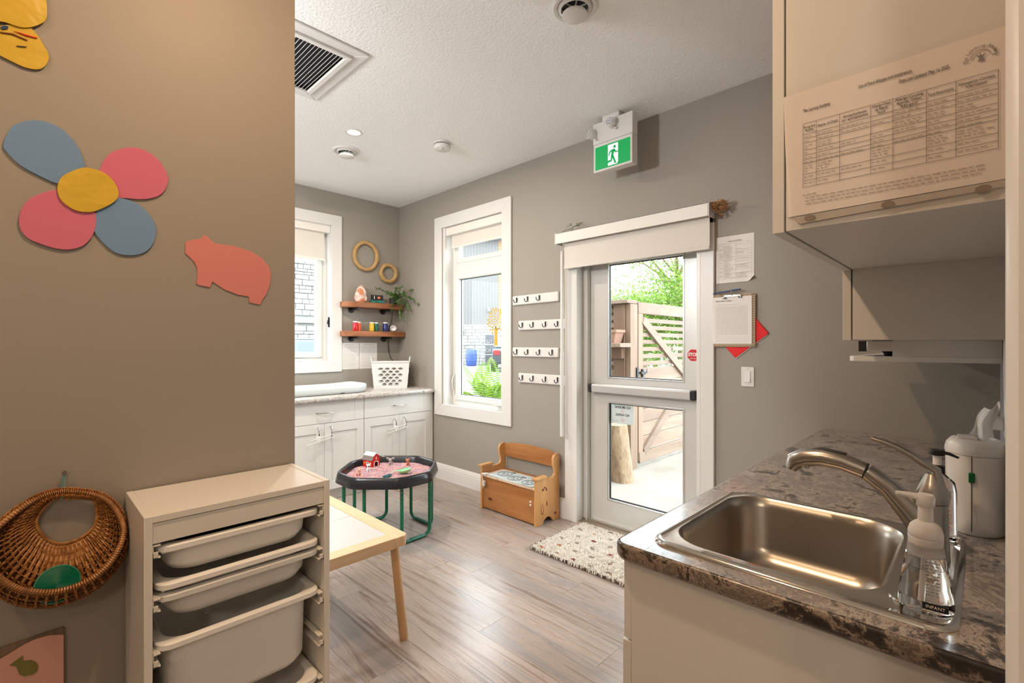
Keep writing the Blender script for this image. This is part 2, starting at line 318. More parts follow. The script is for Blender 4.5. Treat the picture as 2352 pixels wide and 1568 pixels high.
wall_y('wall_right',X1-.2,YB+.2,YD,YD+WT,[(-3.85,-3.026,.745,2.53),(-2.22,-1.255,0,2.12)],mWALL)
q=M(); q.box(X1-WT,X1,-2.6,1.22,0,ZC).box(X1-WT,X1,2.174,YD,0,ZC).box(X1-WT,X1,1.22,2.174,0,1.18).box(X1-WT,X1,1.22,2.174,2.545,ZC); struct('wall_back',q,mWALL)
struct('wall_left',M().box(XL-.12,XL,-2.6,YE,0,ZC),mWALL,bevel=.004)
mTILEW=mat('kitchen_wall_paint',(.40,.40,.40),.5)
struct('wall_kitchen',M().box(YB,YB+.12,.56,YD,0,ZC),mTILEW)
struct('wall_front',M().box(YB+.12,1.5,.56,.68,0,ZC),mWALL)
struct('wall_rear',M().box(-4.9,1.5,-2.7,-2.6,0,ZC),mWALL)
struct('wall_side',M().box(1.5,1.6,-2.7,.68,0,ZC),mWALL)
# near door casing at the right edge
prof=[(.0135,.552),(.0150,.540),(.020,.533),(.030,.531),(.036,.536),(.044,.536),(.050,.529),(.10,.524),(.106,.529),(.11,.56),(.0135,.56)]
struct('trim_1',M().prism(prof,'z',0,ZC),mTRIM,smooth=True)
# baseboards
def baseprof(q,ax,face,sgn,lo,hi,h=.155):
    p=[(0,0),(.016,0),(.016,h*.68),(.0135,h*.70),(.0135,h*.80),(.011,h*.83),(.008,h*.93),(.003,h),(0,h)]
    if ax=='y': q.prism([(face-sgn*0-a*sgn if False else face+sgn*a,b) for a,b in p],'x',lo,hi)
    else: q.prism([(face+sgn*a,b) for a,b in p],'y',lo,hi)
    return q
q=M(); baseprof(q,'y',YD,-1,-3.99,-2.318); baseprof(q,'y',YD,-1,-1.168,-.58); struct('baseboard_right',q,mTRIM)
q=M(); baseprof(q,'x',X1,1,-2.6,1.4); struct('baseboard_back',q,mTRIM)
q=M(); baseprof(q,'x',XL,1,-2.6,YE); struct('baseboard_left',q,mTRIM)
# ---- casing helper (mitred, picture frame) on the door wall / window wall
def frame4(q,a0,a1,b0,b1,w,ax,f0,f1,bottom=True):
    o=[(a0,b0),(a1,b0),(a1,b1),(a0,b1)]; i=[(a0+w,b0+(w if bottom else 0)),(a1-w,b0+(w if bottom else 0)),(a1-w,b1-w),(a0+w,b1-w)]
    for k in range(4):
        if k==0 and not bottom: continue
        j=(k+1)%4; q.prism([o[k],o[j],i[j],i[k]],ax,f0,f1)
    return q
# ---- window_2 (door wall)
w2=struct('window_2'); w2.location=(-3.44,YD,.745)
q=M(); 
for side in (0,): frame4(q,-4.002,-2.905,.645,2.64,.115,'y',YD-.019,YD)
obj('casing',q,mTRIM,w2,bevel=.003)
q=M().box(-3.88,-3.847,YD-.001,YD+WT,.72,2.55).box(-3.029,-3.0,YD-.001,YD+WT,.72,2.55).box(-3.88,-3.0,YD-.001,YD+WT,.715,.748).box(-3.88,-3.0,YD-.001,YD+WT,2.527,2.56); obj('reveal',q,mTRIM,w2)
q=M(); frame4(q,-3.85,-3.026,.745,2.53,.055,'y',YD+.105,YD+.17); q.box(-3.795,-3.081,YD+.105,YD+.17,2.06,2.18); obj('window_frame',q,mVINYL,w2,bevel=.003)
q=M(); frame4(q,-3.795,-3.081,.80,2.06,.052,'y',YD+.085,YD+.15); obj('sash',q,mVINYL,w2,bevel=.006)
q=M(); frame4(q,-3.795,-3.081,2.17,2.475,.045,'y',YD+.10,YD+.15); obj('upper_sash',q,mVINYL,w2,bevel=.004)
obj('pane',M().box(-3.75,-3.12,YD+.125,YD+.129,.84,2.02),mPANE,w2); obj('pane',M().box(-3.76,-3.12,YD+.125,YD+.129,2.2,2.45),mPANE,w2)
q=M(); frame4(q,-3.745,-3.131,.85,2.01,.008,'y',YD+.12,YD+.127); obj('glazing_gasket',q,mDGREY,w2)
q=M().prism([(-3.20,.80),(-3.08,.80),(-3.085,.822),(-3.11,.835),(-3.16,.832),(-3.19,.818)],'y',YD+.045,YD+.085); obj('crank_handle',q,mVINYL,w2,bevel=.004)
q=M().tube([(-3.82,YD+.09,.89),(-3.82,YD+.072,.92),(-3.82,YD+.068,.98),(-3.82,YD+.075,1.02),(-3.82,YD+.095,1.04)],.007,8); q.box(-3.832,-3.808,YD+.09,YD+.10,.86,1.06); obj('lock_lever',q,mVINYL,w2,smooth=True)
wb=thing('roller_blind','white roller blind rolled near the top of the tall window beside the coat hooks','blind',(-3.43,YD+.03,2.46))
obj('valence',M().box(-3.848,-3.028,YD+.012,YD+.075,2.445,2.525),mVAL,wb,bevel=.003); obj('blind_fabric',M().box(-3.80,-3.035,YD+.05,YD+.052,2.33,2.447),mBLIND,wb); obj('hem_bar',M().box(-3.80,-3.035,YD+.045,YD+.057,2.315,2.335),mVAL,wb,bevel=.003)
# tree emblem and lettering on the glass (seen from inside, mirrored)
gd=thing('window_decal','gold tree emblem stuck on the tall window glass','decal',(-3.2,YD+.121,1.5))
cxd=-3.235; q=M(); yd0=YD+.1195
q.prism([(cxd-.024,1.345),(cxd+.024,1.345),(cxd+.018,1.44),(cxd+.022,1.49),(cxd+.07,1.52),(cxd+.014,1.50),(cxd+.006,1.54),(cxd,1.50),(cxd-.010,1.55),(cxd-.012,1.50),(cxd-.06,1.53),(cxd-.02,1.48),(cxd-.018,1.44)],'y',yd0,yd0+.001)
obj('emblem_trunk',q,mGOLD,gd)
q=M()
for i in range(64):
    a=i*2.39996; rr=.118*math.sqrt((i+.5)/64); x=cxd+rr*math.cos(a); z=1.575+rr*1.05*math.sin(a)
    if z<1.50 and abs(x-cxd)<.045: continue
    n_=8; ang=a; s1=.016 if rr>.09 else .012
    q.prism([(x+s1*math.cos(t)*math.cos(ang)-s1*.5*math.sin(t)*math.sin(ang),z+s1*math.cos(t)*math.sin(ang)+s1*.5*math.sin(t)*math.cos(ang)) for t in [2*PI*j/n_ for j in range(n_)]],'y',yd0,yd0+.001)
obj('emblem_leaves',q,mGOLD,gd,kind='stuff')
dl=thing('window_lettering','faint mirrored lettering on the tall window glass beside the gold tree','decal',(-3.46,YD+.121,1.33))
text('lettering','THE LEARNING',.075,(-3.455,yd0,1.37),(-1,0,0),(0,0,1),mFROST,dl,w=.34); text('lettering','ACADEMY',.055,(-3.40,yd0,1.30),(-1,0,0),(0,0,1),mFROST,dl,w=.20)
# ---- window_1 (x = X1)
w1=struct('window_1'); w1.location=(X1,1.70,1.18)
q=M(); frame4(q,1.11,2.284,1.08,2.66,.110,'x',X1,X1+.019); obj('casing',q,mTRIM,w1,bevel=.003)
q=M().box(X1-WT,X1+.001,1.19,1.223,1.15,2.58).box(X1-WT,X1+.001,2.171,2.2,1.15,2.58).box(X1-WT,X1+.001,1.19,2.2,1.15,1.183).box(X1-WT,X1+.001,1.19,2.2,2.542,2.58); obj('reveal',q,mTRIM,w1)
q=M(); frame4(q,1.22,2.174,1.18,2.545,.05,'x',X1-.17,X1-.105); obj('window_frame',q,mVINYL,w1,bevel=.004)
q=M(); frame4(q,1.27,2.124,1.225,2.50,.055,'x',X1-.15,X1-.085); obj('sash',q,mVINYL,w1,bevel=.006)
obj('pane',M().box(X1-.125,X1-.121,1.32,2.08,1.27,2.46),mPANE,w1)
q=M(); frame4(q,1.315,2.078,1.27,2.46,.009,'x',X1-.122,X1-.115); obj('glazing_gasket',q,mDGREY,w1)
obj('crank_handle',M().box(X1-.085,X1-.045,1.80,1.93,1.19,1.215),mVINYL,w1,bevel=.005)
q=M().box(X1-.03,X1-.015,2.158,2.174,1.53,1.63).tube([(X1-.022,2.155,1.60),(X1-.022,2.150,1.56)],.005,8); obj('lock_lever',q,mIRON,w1)
wb=thing('roller_blind','white roller blind half lowered in the window beside the straw wreaths','blind',(X1-.03,1.70,2.5))
obj('valence',M().box(X1-.065,X1-.002,1.225,2.170,2.475,2.543),mVAL,wb,bevel=.003); obj('blind_fabric',M().box(X1-.04,X1-.038,1.24,2.125,2.215,2.477),mBLIND,wb); obj('hem_bar',M().box(X1-.046,X1-.032,1.24,2.135,2.195,2.22),mVAL,wb,bevel=.003)
# ---- door_1
d1=struct('door_1'); d1.location=(-1.74,YD+.09,0)
q=M().box(-2.316,-2.222,YD-.02,YD,0,2.16).box(-1.255,-1.168,YD-.02,YD,0,2.16).box(-2.316,-1.168,YD-.02,YD,2.10,2.20); obj('casing',q,mTRIM,d1,bevel=.004)
q=M().box(-2.24,-2.20,YD-.021,YD+.06,0,2.12).box(-1.275,-1.25,YD-.021,YD+.06,0,2.12).box(-2.22,-1.25,YD-.021,YD+.06,2.10,2.14); obj('jamb',q,mVINYL,d1,bevel=.003)
q=M().box(-2.22,-2.150,YD+.06,YD+WT,0,2.12).box(-2.165,-2.150,YD+.045,YD+.06,0,2.1).box(-1.285,-1.25,YD+.06,YD+WT,0,2.12).box(-2.2,-1.25,YD+.06,YD+WT,2.08,2.14); obj('door_frame',q,mDOOR,d1,bevel=.002)
yl0,yl1=YD+.088,YD+.133
lf=obj('door_leaf',M().box(-2.147,-1.993,yl0,yl1,.012,2.075).box(-1.404,-1.288,yl0,yl1,.012,2.075).box(-1.993,-1.404,yl0,yl1,.012,.20).box(-1.993,-1.404,yl0,yl1,.930,1.106).box(-1.993,-1.404,yl0,yl1,1.957,2.075),mDOOR,d1)
obj('stile_line',M().box(-1.9945,-1.9925,yl0-.0006,yl0,.012,2.075).box(-1.405,-1.403,yl0-.0006,yl0,.012,2.075),mDGREY,None).parent=lf
bpy.data.objects['stile_line'].location=(0,0,0)
bpy.data.objects.remove(bpy.data.objects['stile_line'])
for za,zb in ((.20,.930),(1.106,1.957)):
    q=M(); frame4(q,-1.996,-1.401,za-.003,zb+.003,.012,'y',yl0-.004,yl0+.012); obj('glazing_bead',q,mALU,d1,bevel=.002)
    q=M(); frame4(q,-1.984,-1.413,za+.009,zb-.009,.006,'y',yl0+.010,yl0+.022); obj('glazing_gasket',q,mBLK,d1)
    obj('pane',M().box(-1.99,-1.406,yl0+.020,yl0+.026,za,zb),mPANE,d1)
q=M().prism([(YD+.024,1.0),(YD+.018,1.006),(YD+.016,1.050),(YD+.026,1.062),(YD+.072,1.062),(YD+.072,1.0)],'x',-2.093,-1.335); pb=obj('push_bar',q,mat('push_bar_satin',(.56,.55,.53),.4,.35),d1,bevel=.0015)
obj('end_cap',M().box(-2.125,-2.093,YD+.02,YD+.085,.998,1.062),mBLK,d1,bevel=.006); obj('end_cap',M().box(-1.335,-1.305,YD+.02,YD+.085,.998,1.062),mBLK,d1,bevel=.006)
obj('door_closer',M().box(-1.98,-1.665,YD+.045,YD+.088,1.955,1.985),mDOOR,d1,bevel=.006)
q=M().prism([(YD-.02,0),(YD-.01,.012),(YD+.05,.018),(YD+.05,.026),(YD+WT+.02,.026),(YD+WT+.02,0)],'x',-2.24,-1.25); obj('threshold',q,mat('bronze_sill',(.30,.25,.19),.4,.5),d1)
obj('sill_lip',M().box(-2.15,-1.29,YD+.062,YD+.088,.018,.034),mALU,d1)
# stop sign sticker
st=thing('stop_sticker','red octagonal STOP sticker on the grey door stile','sticker',(-1.344,yl0-.001,1.287))
def octo(cx,cz,r): return [(cx+r*math.cos(PI/8+k*PI/4),cz+r*math.sin(PI/8+k*PI/4)) for k in range(8)]
obj('sticker_border',M().prism(octo(-1.343,1.287,.044),'y',yl0-.0006,yl0),mPAPER,st); obj('sticker_face',M().prism(octo(-1.343,1.287,.041),'y',yl0-.0011,yl0-.0006),mat('stop_red',(.5,.01,.015),.4),st)
text('lettering','STOP',.030,(-1.343,yl0-.0018,1.291),(1,0,0),(0,0,1),mPAPER,st,w=.066,bold=.0012); text('lettering','and count',.011,(-1.343,yl0-.0018,1.266),(1,0,0),(0,0,1),mPAPER,st)
# no-smoking sign outside of the lower pane (mirrored from inside)
ns=thing('no_smoking_sign','white NO SMOKING NO VAPING sign on lower door glass, seen from behind','sign',(-1.89,YD+.125,.84))
ysn=yl0+.034; obj('sign_sheet',M().box(-1.988,-1.797,ysn,ysn+.0015,.772,.917),leaf_mat('translucent_sign',(.56,.545,.52),(.56,.545,.52),.6),ns)
text('lettering','NO SMOKING',.026,(-1.890,ysn-.0006,.893),(-1,0,0),(0,0,1),mPRINTD,ns,w=.132,bold=.0006); text('lettering','NO VAPING',.026,(-1.890,ysn-.0006,.837),(-1,0,0),(0,0,1),mPRINTD,ns,w=.112,bold=.0006)
mPK=mat('print_red',(.75,.25,.25),.7)
for zc in (.865,.803):
    c_=M().tube([(-1.890+.014*math.cos(t),ysn-.0005,zc+.014*math.sin(t)) for t in [2*PI*j/18 for j in range(18)]],.0009,5,closed=True); c_.tube([(-1.90,ysn-.0005,zc+.01),(-1.88,ysn-.0005,zc-.01)],.0009,5); c_.box(-1.897,-1.884,ysn-.001,ysn,zc-.002,zc+.001); obj('prohibition_mark',c_,mPK,ns)
q=M().tube([(-1.976+.006*math.cos(t),ysn-.0005,.791+.006*math.sin(t)) for t in (PI/2,PI/2+2*PI/3,PI/2+4*PI/3)],.0014,5,closed=True); q.box(-1.962,-1.925,ysn-.0006,ysn,.789,.791); obj('recycling_mark',q,mPRINT,ns)
# ---- roller blind over the door
yb=2.86
bl=thing('door_blind','wide white roller blind above the glazed exit door','blind',(-1.75,2.93,2.16))
obj('valence',M().box(-2.335,-1.168,yb,yb+.006,2.125,2.205).box(-2.335,-1.168,yb,YD-.021,2.199,2.205),mVAL,bl,bevel=.002)
obj('end_bracket',M().box(-1.168,-1.160,yb,YD-.021,2.122,2.208),mat('bracket_grey',(.55,.52,.50),.5),bl,bevel=.002); obj('end_bracket',M().box(-2.343,-2.335,yb,YD-.021,2.122,2.208),mVAL,bl,bevel=.002)
obj('blind_fabric',M().box(-2.285,-1.175,2.905,2.907,1.95,2.19),mBLIND,bl); obj('hem_bar',M().box(-2.285,-1.175,2.898,2.914,1.932,1.955),mBLIND,bl,bevel=.004)
q=M().tube([(-2.31,2.90,2.125),(-2.318,2.90,2.07)],.0012,5).tube([(-2.297,2.90,2.125),(-2.29,2.90,2.07)],.0012,5); obj('cord',q,mVINYL,bl)
obj('wand',M().tube([(-2.303,2.90,2.07),(-2.303,2.90,2.04),(-2.303,2.90,1.30),(-2.303,2.90,1.295)],[.010,.0125,.0125,.0125],10).tube([(-2.303,2.90,1.30),(-2.303,2.90,.652)],.0155,10),mVINYL,bl,smooth=True)
# dried sprigs on blind
def sprig(name,label,base,d,n,m,length=.10):
    t=thing(name,label,'dried plant',base); q=M(); base=Vector(base)
    for i in range(n):
        v=Vector(d)+Vector((R.uniform(-.35,.35),R.uniform(-.25,.25),R.uniform(-.35,.35))); v.normalize(); l=length*R.uniform(.6,1.1)
        p=[base,base+v*l*.5+Vector((0,0,-.003)),base+v*l]; q.tube(p,.0012,4)
        for k_ in range(5): q.ell(p[2]+Vector((R.uniform(-1,1),R.uniform(-1,1),R.uniform(-1,1)))*.012,(.006,.003,.003),6,4)
    obj('dried_stems',q,m,t); return t
mDRY=mat('dried_grass',(.33,.15,.05),.8)
sprig('dried_bouquet','brown dried grass bunch sticking out at the right end of the door blind',(-1.19,2.905,2.219),(.85,-.1,-.45),34,mDRY,.11)
sprig('dried_twig','small brown and green twig lying on the left end of the door blind',(-2.30,2.89,2.213),(.9,0,.06),9,mat('dry_green',(.10,.12,.05),.8),.16)
# ================================================================ CEILING FIXTURES
dl_=thing('recessed_downlight','lit round recessed downlight in the ceiling above the play tray','light',(-3.25,1.68,ZC))
obj('trim_ring',M().lathe([(.058,0),(.060,-.004),(.052,-.006),(.046,-.003),(.046,0)],(-3.25,1.68,ZC),32,caps=False),mTRIM,dl_,smooth=True); obj('lamp_disc',M().lathe([(.046,0),(.046,-.003)],(-3.25,1.68,ZC),28),mLAMP,dl_)
for x,y,nm in ((-.95,.45,'recessed downlight above the sink end of the near room'),(-.95,-1.0,'added fill downlight behind the camera in the near room'),(-3.25,-.1,'added fill downlight in the hidden far end of the play room'),(.75,-.6,'added fill downlight at the far right behind the camera')):
    dup(dl_,(x,y,ZC),nm)  # cans behind the camera and in the hidden end are added for fill
for (x,y,z,p),nm in zip(FILL_PEND+FILL_PEND2,('added unseen fill pendant deep in the hidden end of the play room','added unseen fill pendant just behind the near left wall','added unseen fill pendant in the near room behind the camera')):
    t=thing('fill_pendant',nm,'lamp',(x,y,z)); gm_=M().tube([(x,y,z+.15),(x,y,ZC)],.004,6); obj('cord',gm_,mVINYL,t); obj('ceiling_rose',M().lathe([(.05,0),(.045,-.02),(.001,-.025)],(x,y,ZC),20),mVINYL,t,smooth=True)  # cord, rose and cap invented to carry the added fill lamps
    obj('lamp_cap',M().lathe([(.001,.16),(.05,.155),(.06,.12)],(x,y,z),20),mVINYL,t,smooth=True)
def diffuser(loc,r,label):
    t=thing('ceiling_air_diffuser',label,'air vent',loc,None)
    obj('outer_ring',M().lathe([(r,0),(r*1.0,-.006),(r*.93,-.014),(r*.80,-.012),(r*.74,-.004),(r*.70,.0)],loc,40,caps=False),mTRIM,t,smooth=True)
    obj('inner_ring',M().lathe([(r*.72,-.002),(r*.70,-.016),(r*.60,-.020),(r*.57,-.010),(r*.57,-.002)],loc,40,caps=False),mTRIM,t,smooth=True)
    obj('throat',M().lathe([(r*.57,-.0015),(r*.3,-.001)],loc,32),mBLK,t)
    q=M()
    for k in range(6):
        a=k*PI/3+.3; q.tube([(loc[0]+.1*r*math.cos(a),loc[1]+.1*r*math.sin(a),ZC-.012),(loc[0]+r*.57*math.cos(a),loc[1]+r*.57*math.sin(a),ZC-.006)],.003,6)
    q.tube([(loc[0],loc[1],ZC),(loc[0],loc[1],ZC-.045)],.005,8); obj('spokes',q,mTRIM,t)
    obj('centre_disc',M().lathe([(0.001,-.030),(r*.50,-.034),(r*.55,-.042),(r*.54,-.048),(r*.40,-.053),(0.001,-.056)],loc,36),mTRIM,t,smooth=True); return t
diffuser((-3.60,1.80,ZC),.105,'small round white ceiling air vent beside the lit downlight')
diffuser((-1.32,1.755,ZC),.105,'round white ceiling air vent at the top edge, nearest the camera')
sm=thing('smoke_detector','white round smoke detector on the ceiling','smoke detector',(-2.95,2.25,ZC))
obj('base_plate',M().lathe([(.068,0),(.070,-.004),(.068,-.010),(.060,-.012)],(-2.95,2.25,ZC),36),mTRIM,sm,smooth=True); obj('sensor_slot',M().lathe([(.056,-.012),(.056,-.020)],(-2.95,2.25,ZC),30),mDGREY,sm)
obj('body',M().lathe([(.062,-.018),(.063,-.024),(.060,-.042),(.052,-.048),(.001,-.050)],(-2.95,2.25,ZC),36),mTRIM,sm,smooth=True); obj('test_button',M().lathe([(.016,-.048),(.015,-.053),(.001,-.055)],(-2.935,2.235,ZC),20),mDOOR,sm,smooth=True)
# return air grille : corners from the photograph on the ceiling plane
gr=thing('return_air_grille','large white square ceiling return grille with dark slots','air vent',(-2.64,.95,ZC))
gx0,gx1,gy0,gy1=-2.985,-2.315,.62,1.29
q=M(); frame4(q,gx0,gx1,gy0,gy1,.075,'z',ZC-.012,ZC); obj('outer_frame',q,mTRIM,gr,bevel=.005)
q=M(); frame4(q,gx0+.065,gx1-.065,gy0+.065,gy1-.065,.030,'z',ZC-.026,ZC-.010); obj('inner_frame',q,mTRIM,gr,bevel=.004)
obj('backing',M().box(gx0+.08,gx1-.08,gy0+.08,gy1-.08,ZC-.0015,ZC-.0005),mBLK,gr)
y=gy0+.098; sl=None
while y<gy1-.10:
    if sl is None:
        w_=gx1-gx0-.18; q=M().add([(0,0,0),(0,-.010,-.014),(0,-.0085,-.0150),(0,.0015,-.0005),(w_,0,0),(w_,-.010,-.014),(w_,-.0085,-.0150),(w_,.0015,-.0005)],[(0,1,2,3),(7,6,5,4),(0,4,5,1),(1,5,6,2),(2,6,7,3),(3,7,4,0)])
        sl=obj('slat',q,mTRIM,gr,local=True)
    else:
        s2=sl.copy(); COL.objects.link(s2); sl=s2
    sl.location=(gx0+.09+2.64,y-.95,-.006); y+=.0195
# ================================================================ EXIT SIGN
ex=thing('exit_sign','green running-man exit sign with two emergency lamp heads hung from the ceiling','exit sign',(-1.75,2.78,ZC-.02))
ey0,ey1=2.735,2.80; exl,exr=-1.897,-1.600
obj('battery_box',M().box(exl-.006,exr+.001,ey0,ey1,2.716,2.858),mTRIM,ex,bevel=.004)
obj('sign_housing',M().box(exl,exr,ey0-.002,ey1,2.525,2.714),mTRIM,ex,bevel=.004)
obj('ceiling_canopy',M().box(-1.83,-1.70,2.735,2.80,2.858,ZC),mTRIM,ex,bevel=.006)
pn=obj('sign_panel',M().box(exl+.016,exr-.014,ey0-.0035,ey0-.001,2.538,2.692),mEXG,ex)
yz=ey0-.0045; sc_=.154; ox=(exl+exr)/2+.002; oz=2.538
def E_(p): return (ox+p[0]*sc_,oz+p[1]*sc_)
q=M().prism([E_(p) for p in [(-.22,.94),(.28,.94),(.28,.13),(.22,.05),(-.22,.05)]],'y',yz,yz+.0012); obj('doorway_symbol',q,mEXW,ex)
q=M(); yy=yz-.001
q.prism([E_((.115+.062*math.cos(t),.80+.068*math.sin(t))) for t in [2*PI*j/16 for j in range(16)]],'y',yy,yy+.001)
for pts in ([(-.02,.70),(.10,.72),(.13,.66),(.05,.44),(-.06,.44)],[(.08,.71),(.13,.68),(.20,.575),(.28,.59),(.28,.54),(.18,.52),(.09,.60)],[(-.01,.70),(.02,.63),(-.09,.60),(-.16,.46),(-.20,.49),(-.13,.66)],[(.05,.47),(-.03,.44),(.10,.12),(.12,.07),(.20,.10)],[(-.06,.48),(.03,.45),(-.02,.20),(-.22,.17),(-.30,.14),(-.31,.20),(-.20,.27),(-.08,.28)]):
    q.prism([E_(p) for p in pts],'y',yy,yy+.001)
obj('running_man_symbol',q,mEXG,ex)
def head(cx,cz,rz,lab=None):
    mx=Matrix.Translation((cx,ey0-.018,cz))@Matrix.Rotation(rz,4,'Z')@Matrix.Rotation(math.radians(-22),4,'X')
    h=obj('lamp_head',M().lathe([(.018,.03),(.026,.02),(.033,-.012),(.0345,-.020),(.033,-.024)],(0,0,0),28,ax='y').xf(mx),mTRIM,ex,smooth=True)
    l=obj('lens',M().lathe([(.030,-.0245),(.029,-.027),(.001,-.0285)],(0,0,0),24,ax='y').xf(mx),mLENS,None,smooth=True); l.parent=h
    q=M()
    for a in (0.6,2.2,3.8,5.4): q.lathe([(.006,-.0275),(.006,-.0295)],(.014*math.cos(a),0,.014*math.sin(a)),10,ax='y')
    q.xf(mx); e=obj('led',q,mat('led_white',(.75,.77,.8),.2),None); e.parent=h
    b_=obj('knob',M().ell((cx+.026,ey0-.012,cz-.035),(.010,.010,.007),10,6),mTRIM,ex,smooth=True)
    obj('pivot',M().tube([(cx+.01,ey0-.012,cz-.028),(cx+.035,ey0+.001,cz-.040)],.005,8),mTRIM,ex)
head(-1.90,2.782,-.45); head(-1.742,2.812,.05)
# ================================================================ HOOK RAILS
def rail(zc,x0,x1,hooks,label,tilt=0):
    t=thing('coat_hook_rail',label,'coat rack',(x0,YD,zc),'coat hook rails between the window and the door')
    h=.082; q=M().add([(x0,YD-.018,zc-h/2+.003),(x1,YD-.018,zc-h/2+.003),(x1,YD-.018,zc+h/2-.003),(x0,YD-.018,zc+h/2-.003),(x0-.004,YD,zc-h/2),(x1+.004,YD,zc-h/2),(x1+.004,YD,zc+h/2),(x0-.004,YD,zc+h/2)],[(0,1,2,3),(7,6,5,4),(0,4,5,1),(1,5,6,2),(2,6,7,3),(3,7,4,0)])
    if tilt: q.xf(Matrix.Translation((x0,0,zc))@Matrix.Rotation(-tilt,4,'Y')@Matrix.Translation((-x0,0,-zc)))
    obj('rail_board',q,mTRIM,t,bevel=.006)
    for hx in hooks:
        dz=math.tan(tilt)*(hx-x0); y=YD-.018; q=M()
        zz=zc+dz
        q.tube([(hx,y-.001,zz+.020),(hx,y-.006,zz+.022),(hx,y-.007,zz+.004),(hx,y-.005,zz-.014)],[.0055,.0062,.0050,.0045],8,flat=.8)
        q.tube([(hx,y-.005,zz-.002),(hx,y-.010,zz-.016),(hx,y-.024,zz-.021),(hx,y-.038,zz-.014),(hx,y-.044,zz-.002),(hx,y-.044,zz+.006)],.0034,8)
        obj('hook',q,mBLK,t,smooth=True)
    return t
YR=YD-.018
rail(1.730,-2.885,-2.385,[-2.83,-2.705,-2.575],'topmost white coat rail, tilted slightly, with three black hooks',.012)
rail(1.517,-2.815,-2.318,[-2.765,-2.645,-2.51,-2.385],'second white coat rail from the top, set right behind the blind wand')
rail(1.292,-2.885,-2.385,[-2.83,-2.705,-2.575,-2.44],'third white coat rail from the top, touching the window trim')
rail(1.075,-2.815,-2.318,[-2.765,-2.645,-2.51,-2.385],'lowest white coat rail, just above the small pine bench')
# ================================================================ PAPERS ON THE DOOR WALL
def lines(q,org,u,v,rects,n,eps=.0006):
    # rects in (a0,a1,b0,b1) in u,v metres
    n=Vector(n)
    for a0,a1,b0,b1 in rects:
        c=[org+u*a0+v*b0,org+u*a1+v*b0,org+u*a1+v*b1,org+u*a0+v*b1]; q.add([p+n*eps for p in c],[(0,1,2,3)])
    return q
def word_rows(a0,a1,b,h,wmin=.004,wmax=.014,fill=.85):
    out=[]; x=a0; 
    while x<a0+(a1-a0)*fill:
        w=R.uniform(wmin,wmax); out.append((x,min(x+w,a1),b,b+h)); x+=w+.002
    return out
pp=thing('schedule_sheet','white printed schedule sheet with curled corner on the wall right of the door','paper',(-1.05,YD-.001,1.725))
def curled(u,v):
    x=-1.159+.216*u; z=1.727+.28*v; c=max(0,u-.85)/.15*max(0,.12-v)/.12
    return (x,YD-.002-.004*v*0-.03*c*c-.006*max(0,.3-v),z+.0*u+.02*c)
obj('sheet',M().grid(curled,16,16),mPAPER,pp,smooth=True)
q=M(); org=Vector((-1.159,YD-.004,1.727)); U=Vector((1,0,0)); V=Vector((0,0,1))
rc=[]; tb,tt=.025,.235
for a in (.013,.042,.113,.203): rc.append((a,a+.0009,tb,tt))
for i,b in enumerate((.025,.055,.075,.105,.135,.150,.165,.180,.222,.235)): rc.append((.013,.203,b,b+.0008))
for b in [.03+i*.0062 for i in range(31)]: rc+=word_rows(.046,.10,b,.0014,fill=R.uniform(.5,1))
for b in [.03+i*.0062 for i in range(31)]:
    if R.random()<.4: rc+=word_rows(.117,.19,b,.0014,fill=R.uniform(.4,1))
rc+=[(.02,.035,b,b+.003) for b in (.04,.066,.09,.12,.142,.158,.172,.2)]
rc=[r if r[2]>.0 else r for r in rc]
lines(q,org,U,V,rc,(0,-1,0),.0035); obj('print',q,mPRINTL,pp,fix=False)
text('lettering','Afternoon Schedule',.009,(-1.05,YD-.0085,1.974),U,V,mPRINTD,pp)
rcd=thing('red_card','red square card folder hung diagonally behind the clipboard','card',(-1.05,YD-.003,1.45))
q=M().prism([(-1.242,1.500),(-1.046,1.277),(-.863,1.421),(-1.046,1.650)],'y',YD-.010,YD-.001); obj('card_cover',q,mRED,rcd,bevel=.003)
obj('card_pages',M().prism([(-1.234,1.495),(-1.043,1.274),(-.870,1.412),(-1.0,1.6)],'y',YD-.006,YD-.0035),mPAPER,rcd)
cb=thing('clipboard','patterned clipboard with a printed tracking grid hung right of the door','clipboard',(-1.05,YD-.012,1.34))
cy=YD-.018; mCH=mat('chevron_brown',(.13,.09,.055),.6); mCHB=mat('chevron_tan',(.50,.38,.25),.6)
obj('board',M().box(-1.177,-.932,cy,cy+.004,1.343,1.655),mCHB,cb,bevel=.0015)
q=M()
for k_ in range(22):
    z=1.347+k_*.014
    for side in (0,):
        q.prism([(-.950,z),(-.941,z+.009),(-.934,z),(-.934,z+.004),(-.941,z+.013),(-.950,z+.004)],'y',cy-.0006,cy)
for k_ in range(17):
    x=-1.170+k_*.014
    for zb in (1.345,1.643): q.prism([(x,zb),(x+.006,zb+.009),(x+.012,zb),(x+.009,zb),(x+.006,zb+.005),(x+.003,zb)],'y',cy-.0006,cy)
obj('chevron_pattern',q,mCH,cb)
obj('sheet',M().box(-1.176,-.949,cy-.005,cy-.0008,1.361,1.641),mPAPER,cb)
q=M(); org=Vector((-1.176,cy-.0055,1.361)); rc=[]
for i in range(21): rc.append((.028+i*.0087,.028+i*.0087+.0006,.055,.225))
for i in range(21): rc.append((.018,.203,.055+i*.0083,.055+i*.0083+.0006))
for i in range(4): rc.append((.02,.20,.012+i*.009,.0126+i*.009))
rc+=word_rows(.03,.19,.233,.002,.004,.01); rc+=word_rows(.018,.03,.044,.002)
lines(q,org,U,V,rc,(0,-1,0),.0004); obj('print',q,mPRINTL,cb,fix=False)
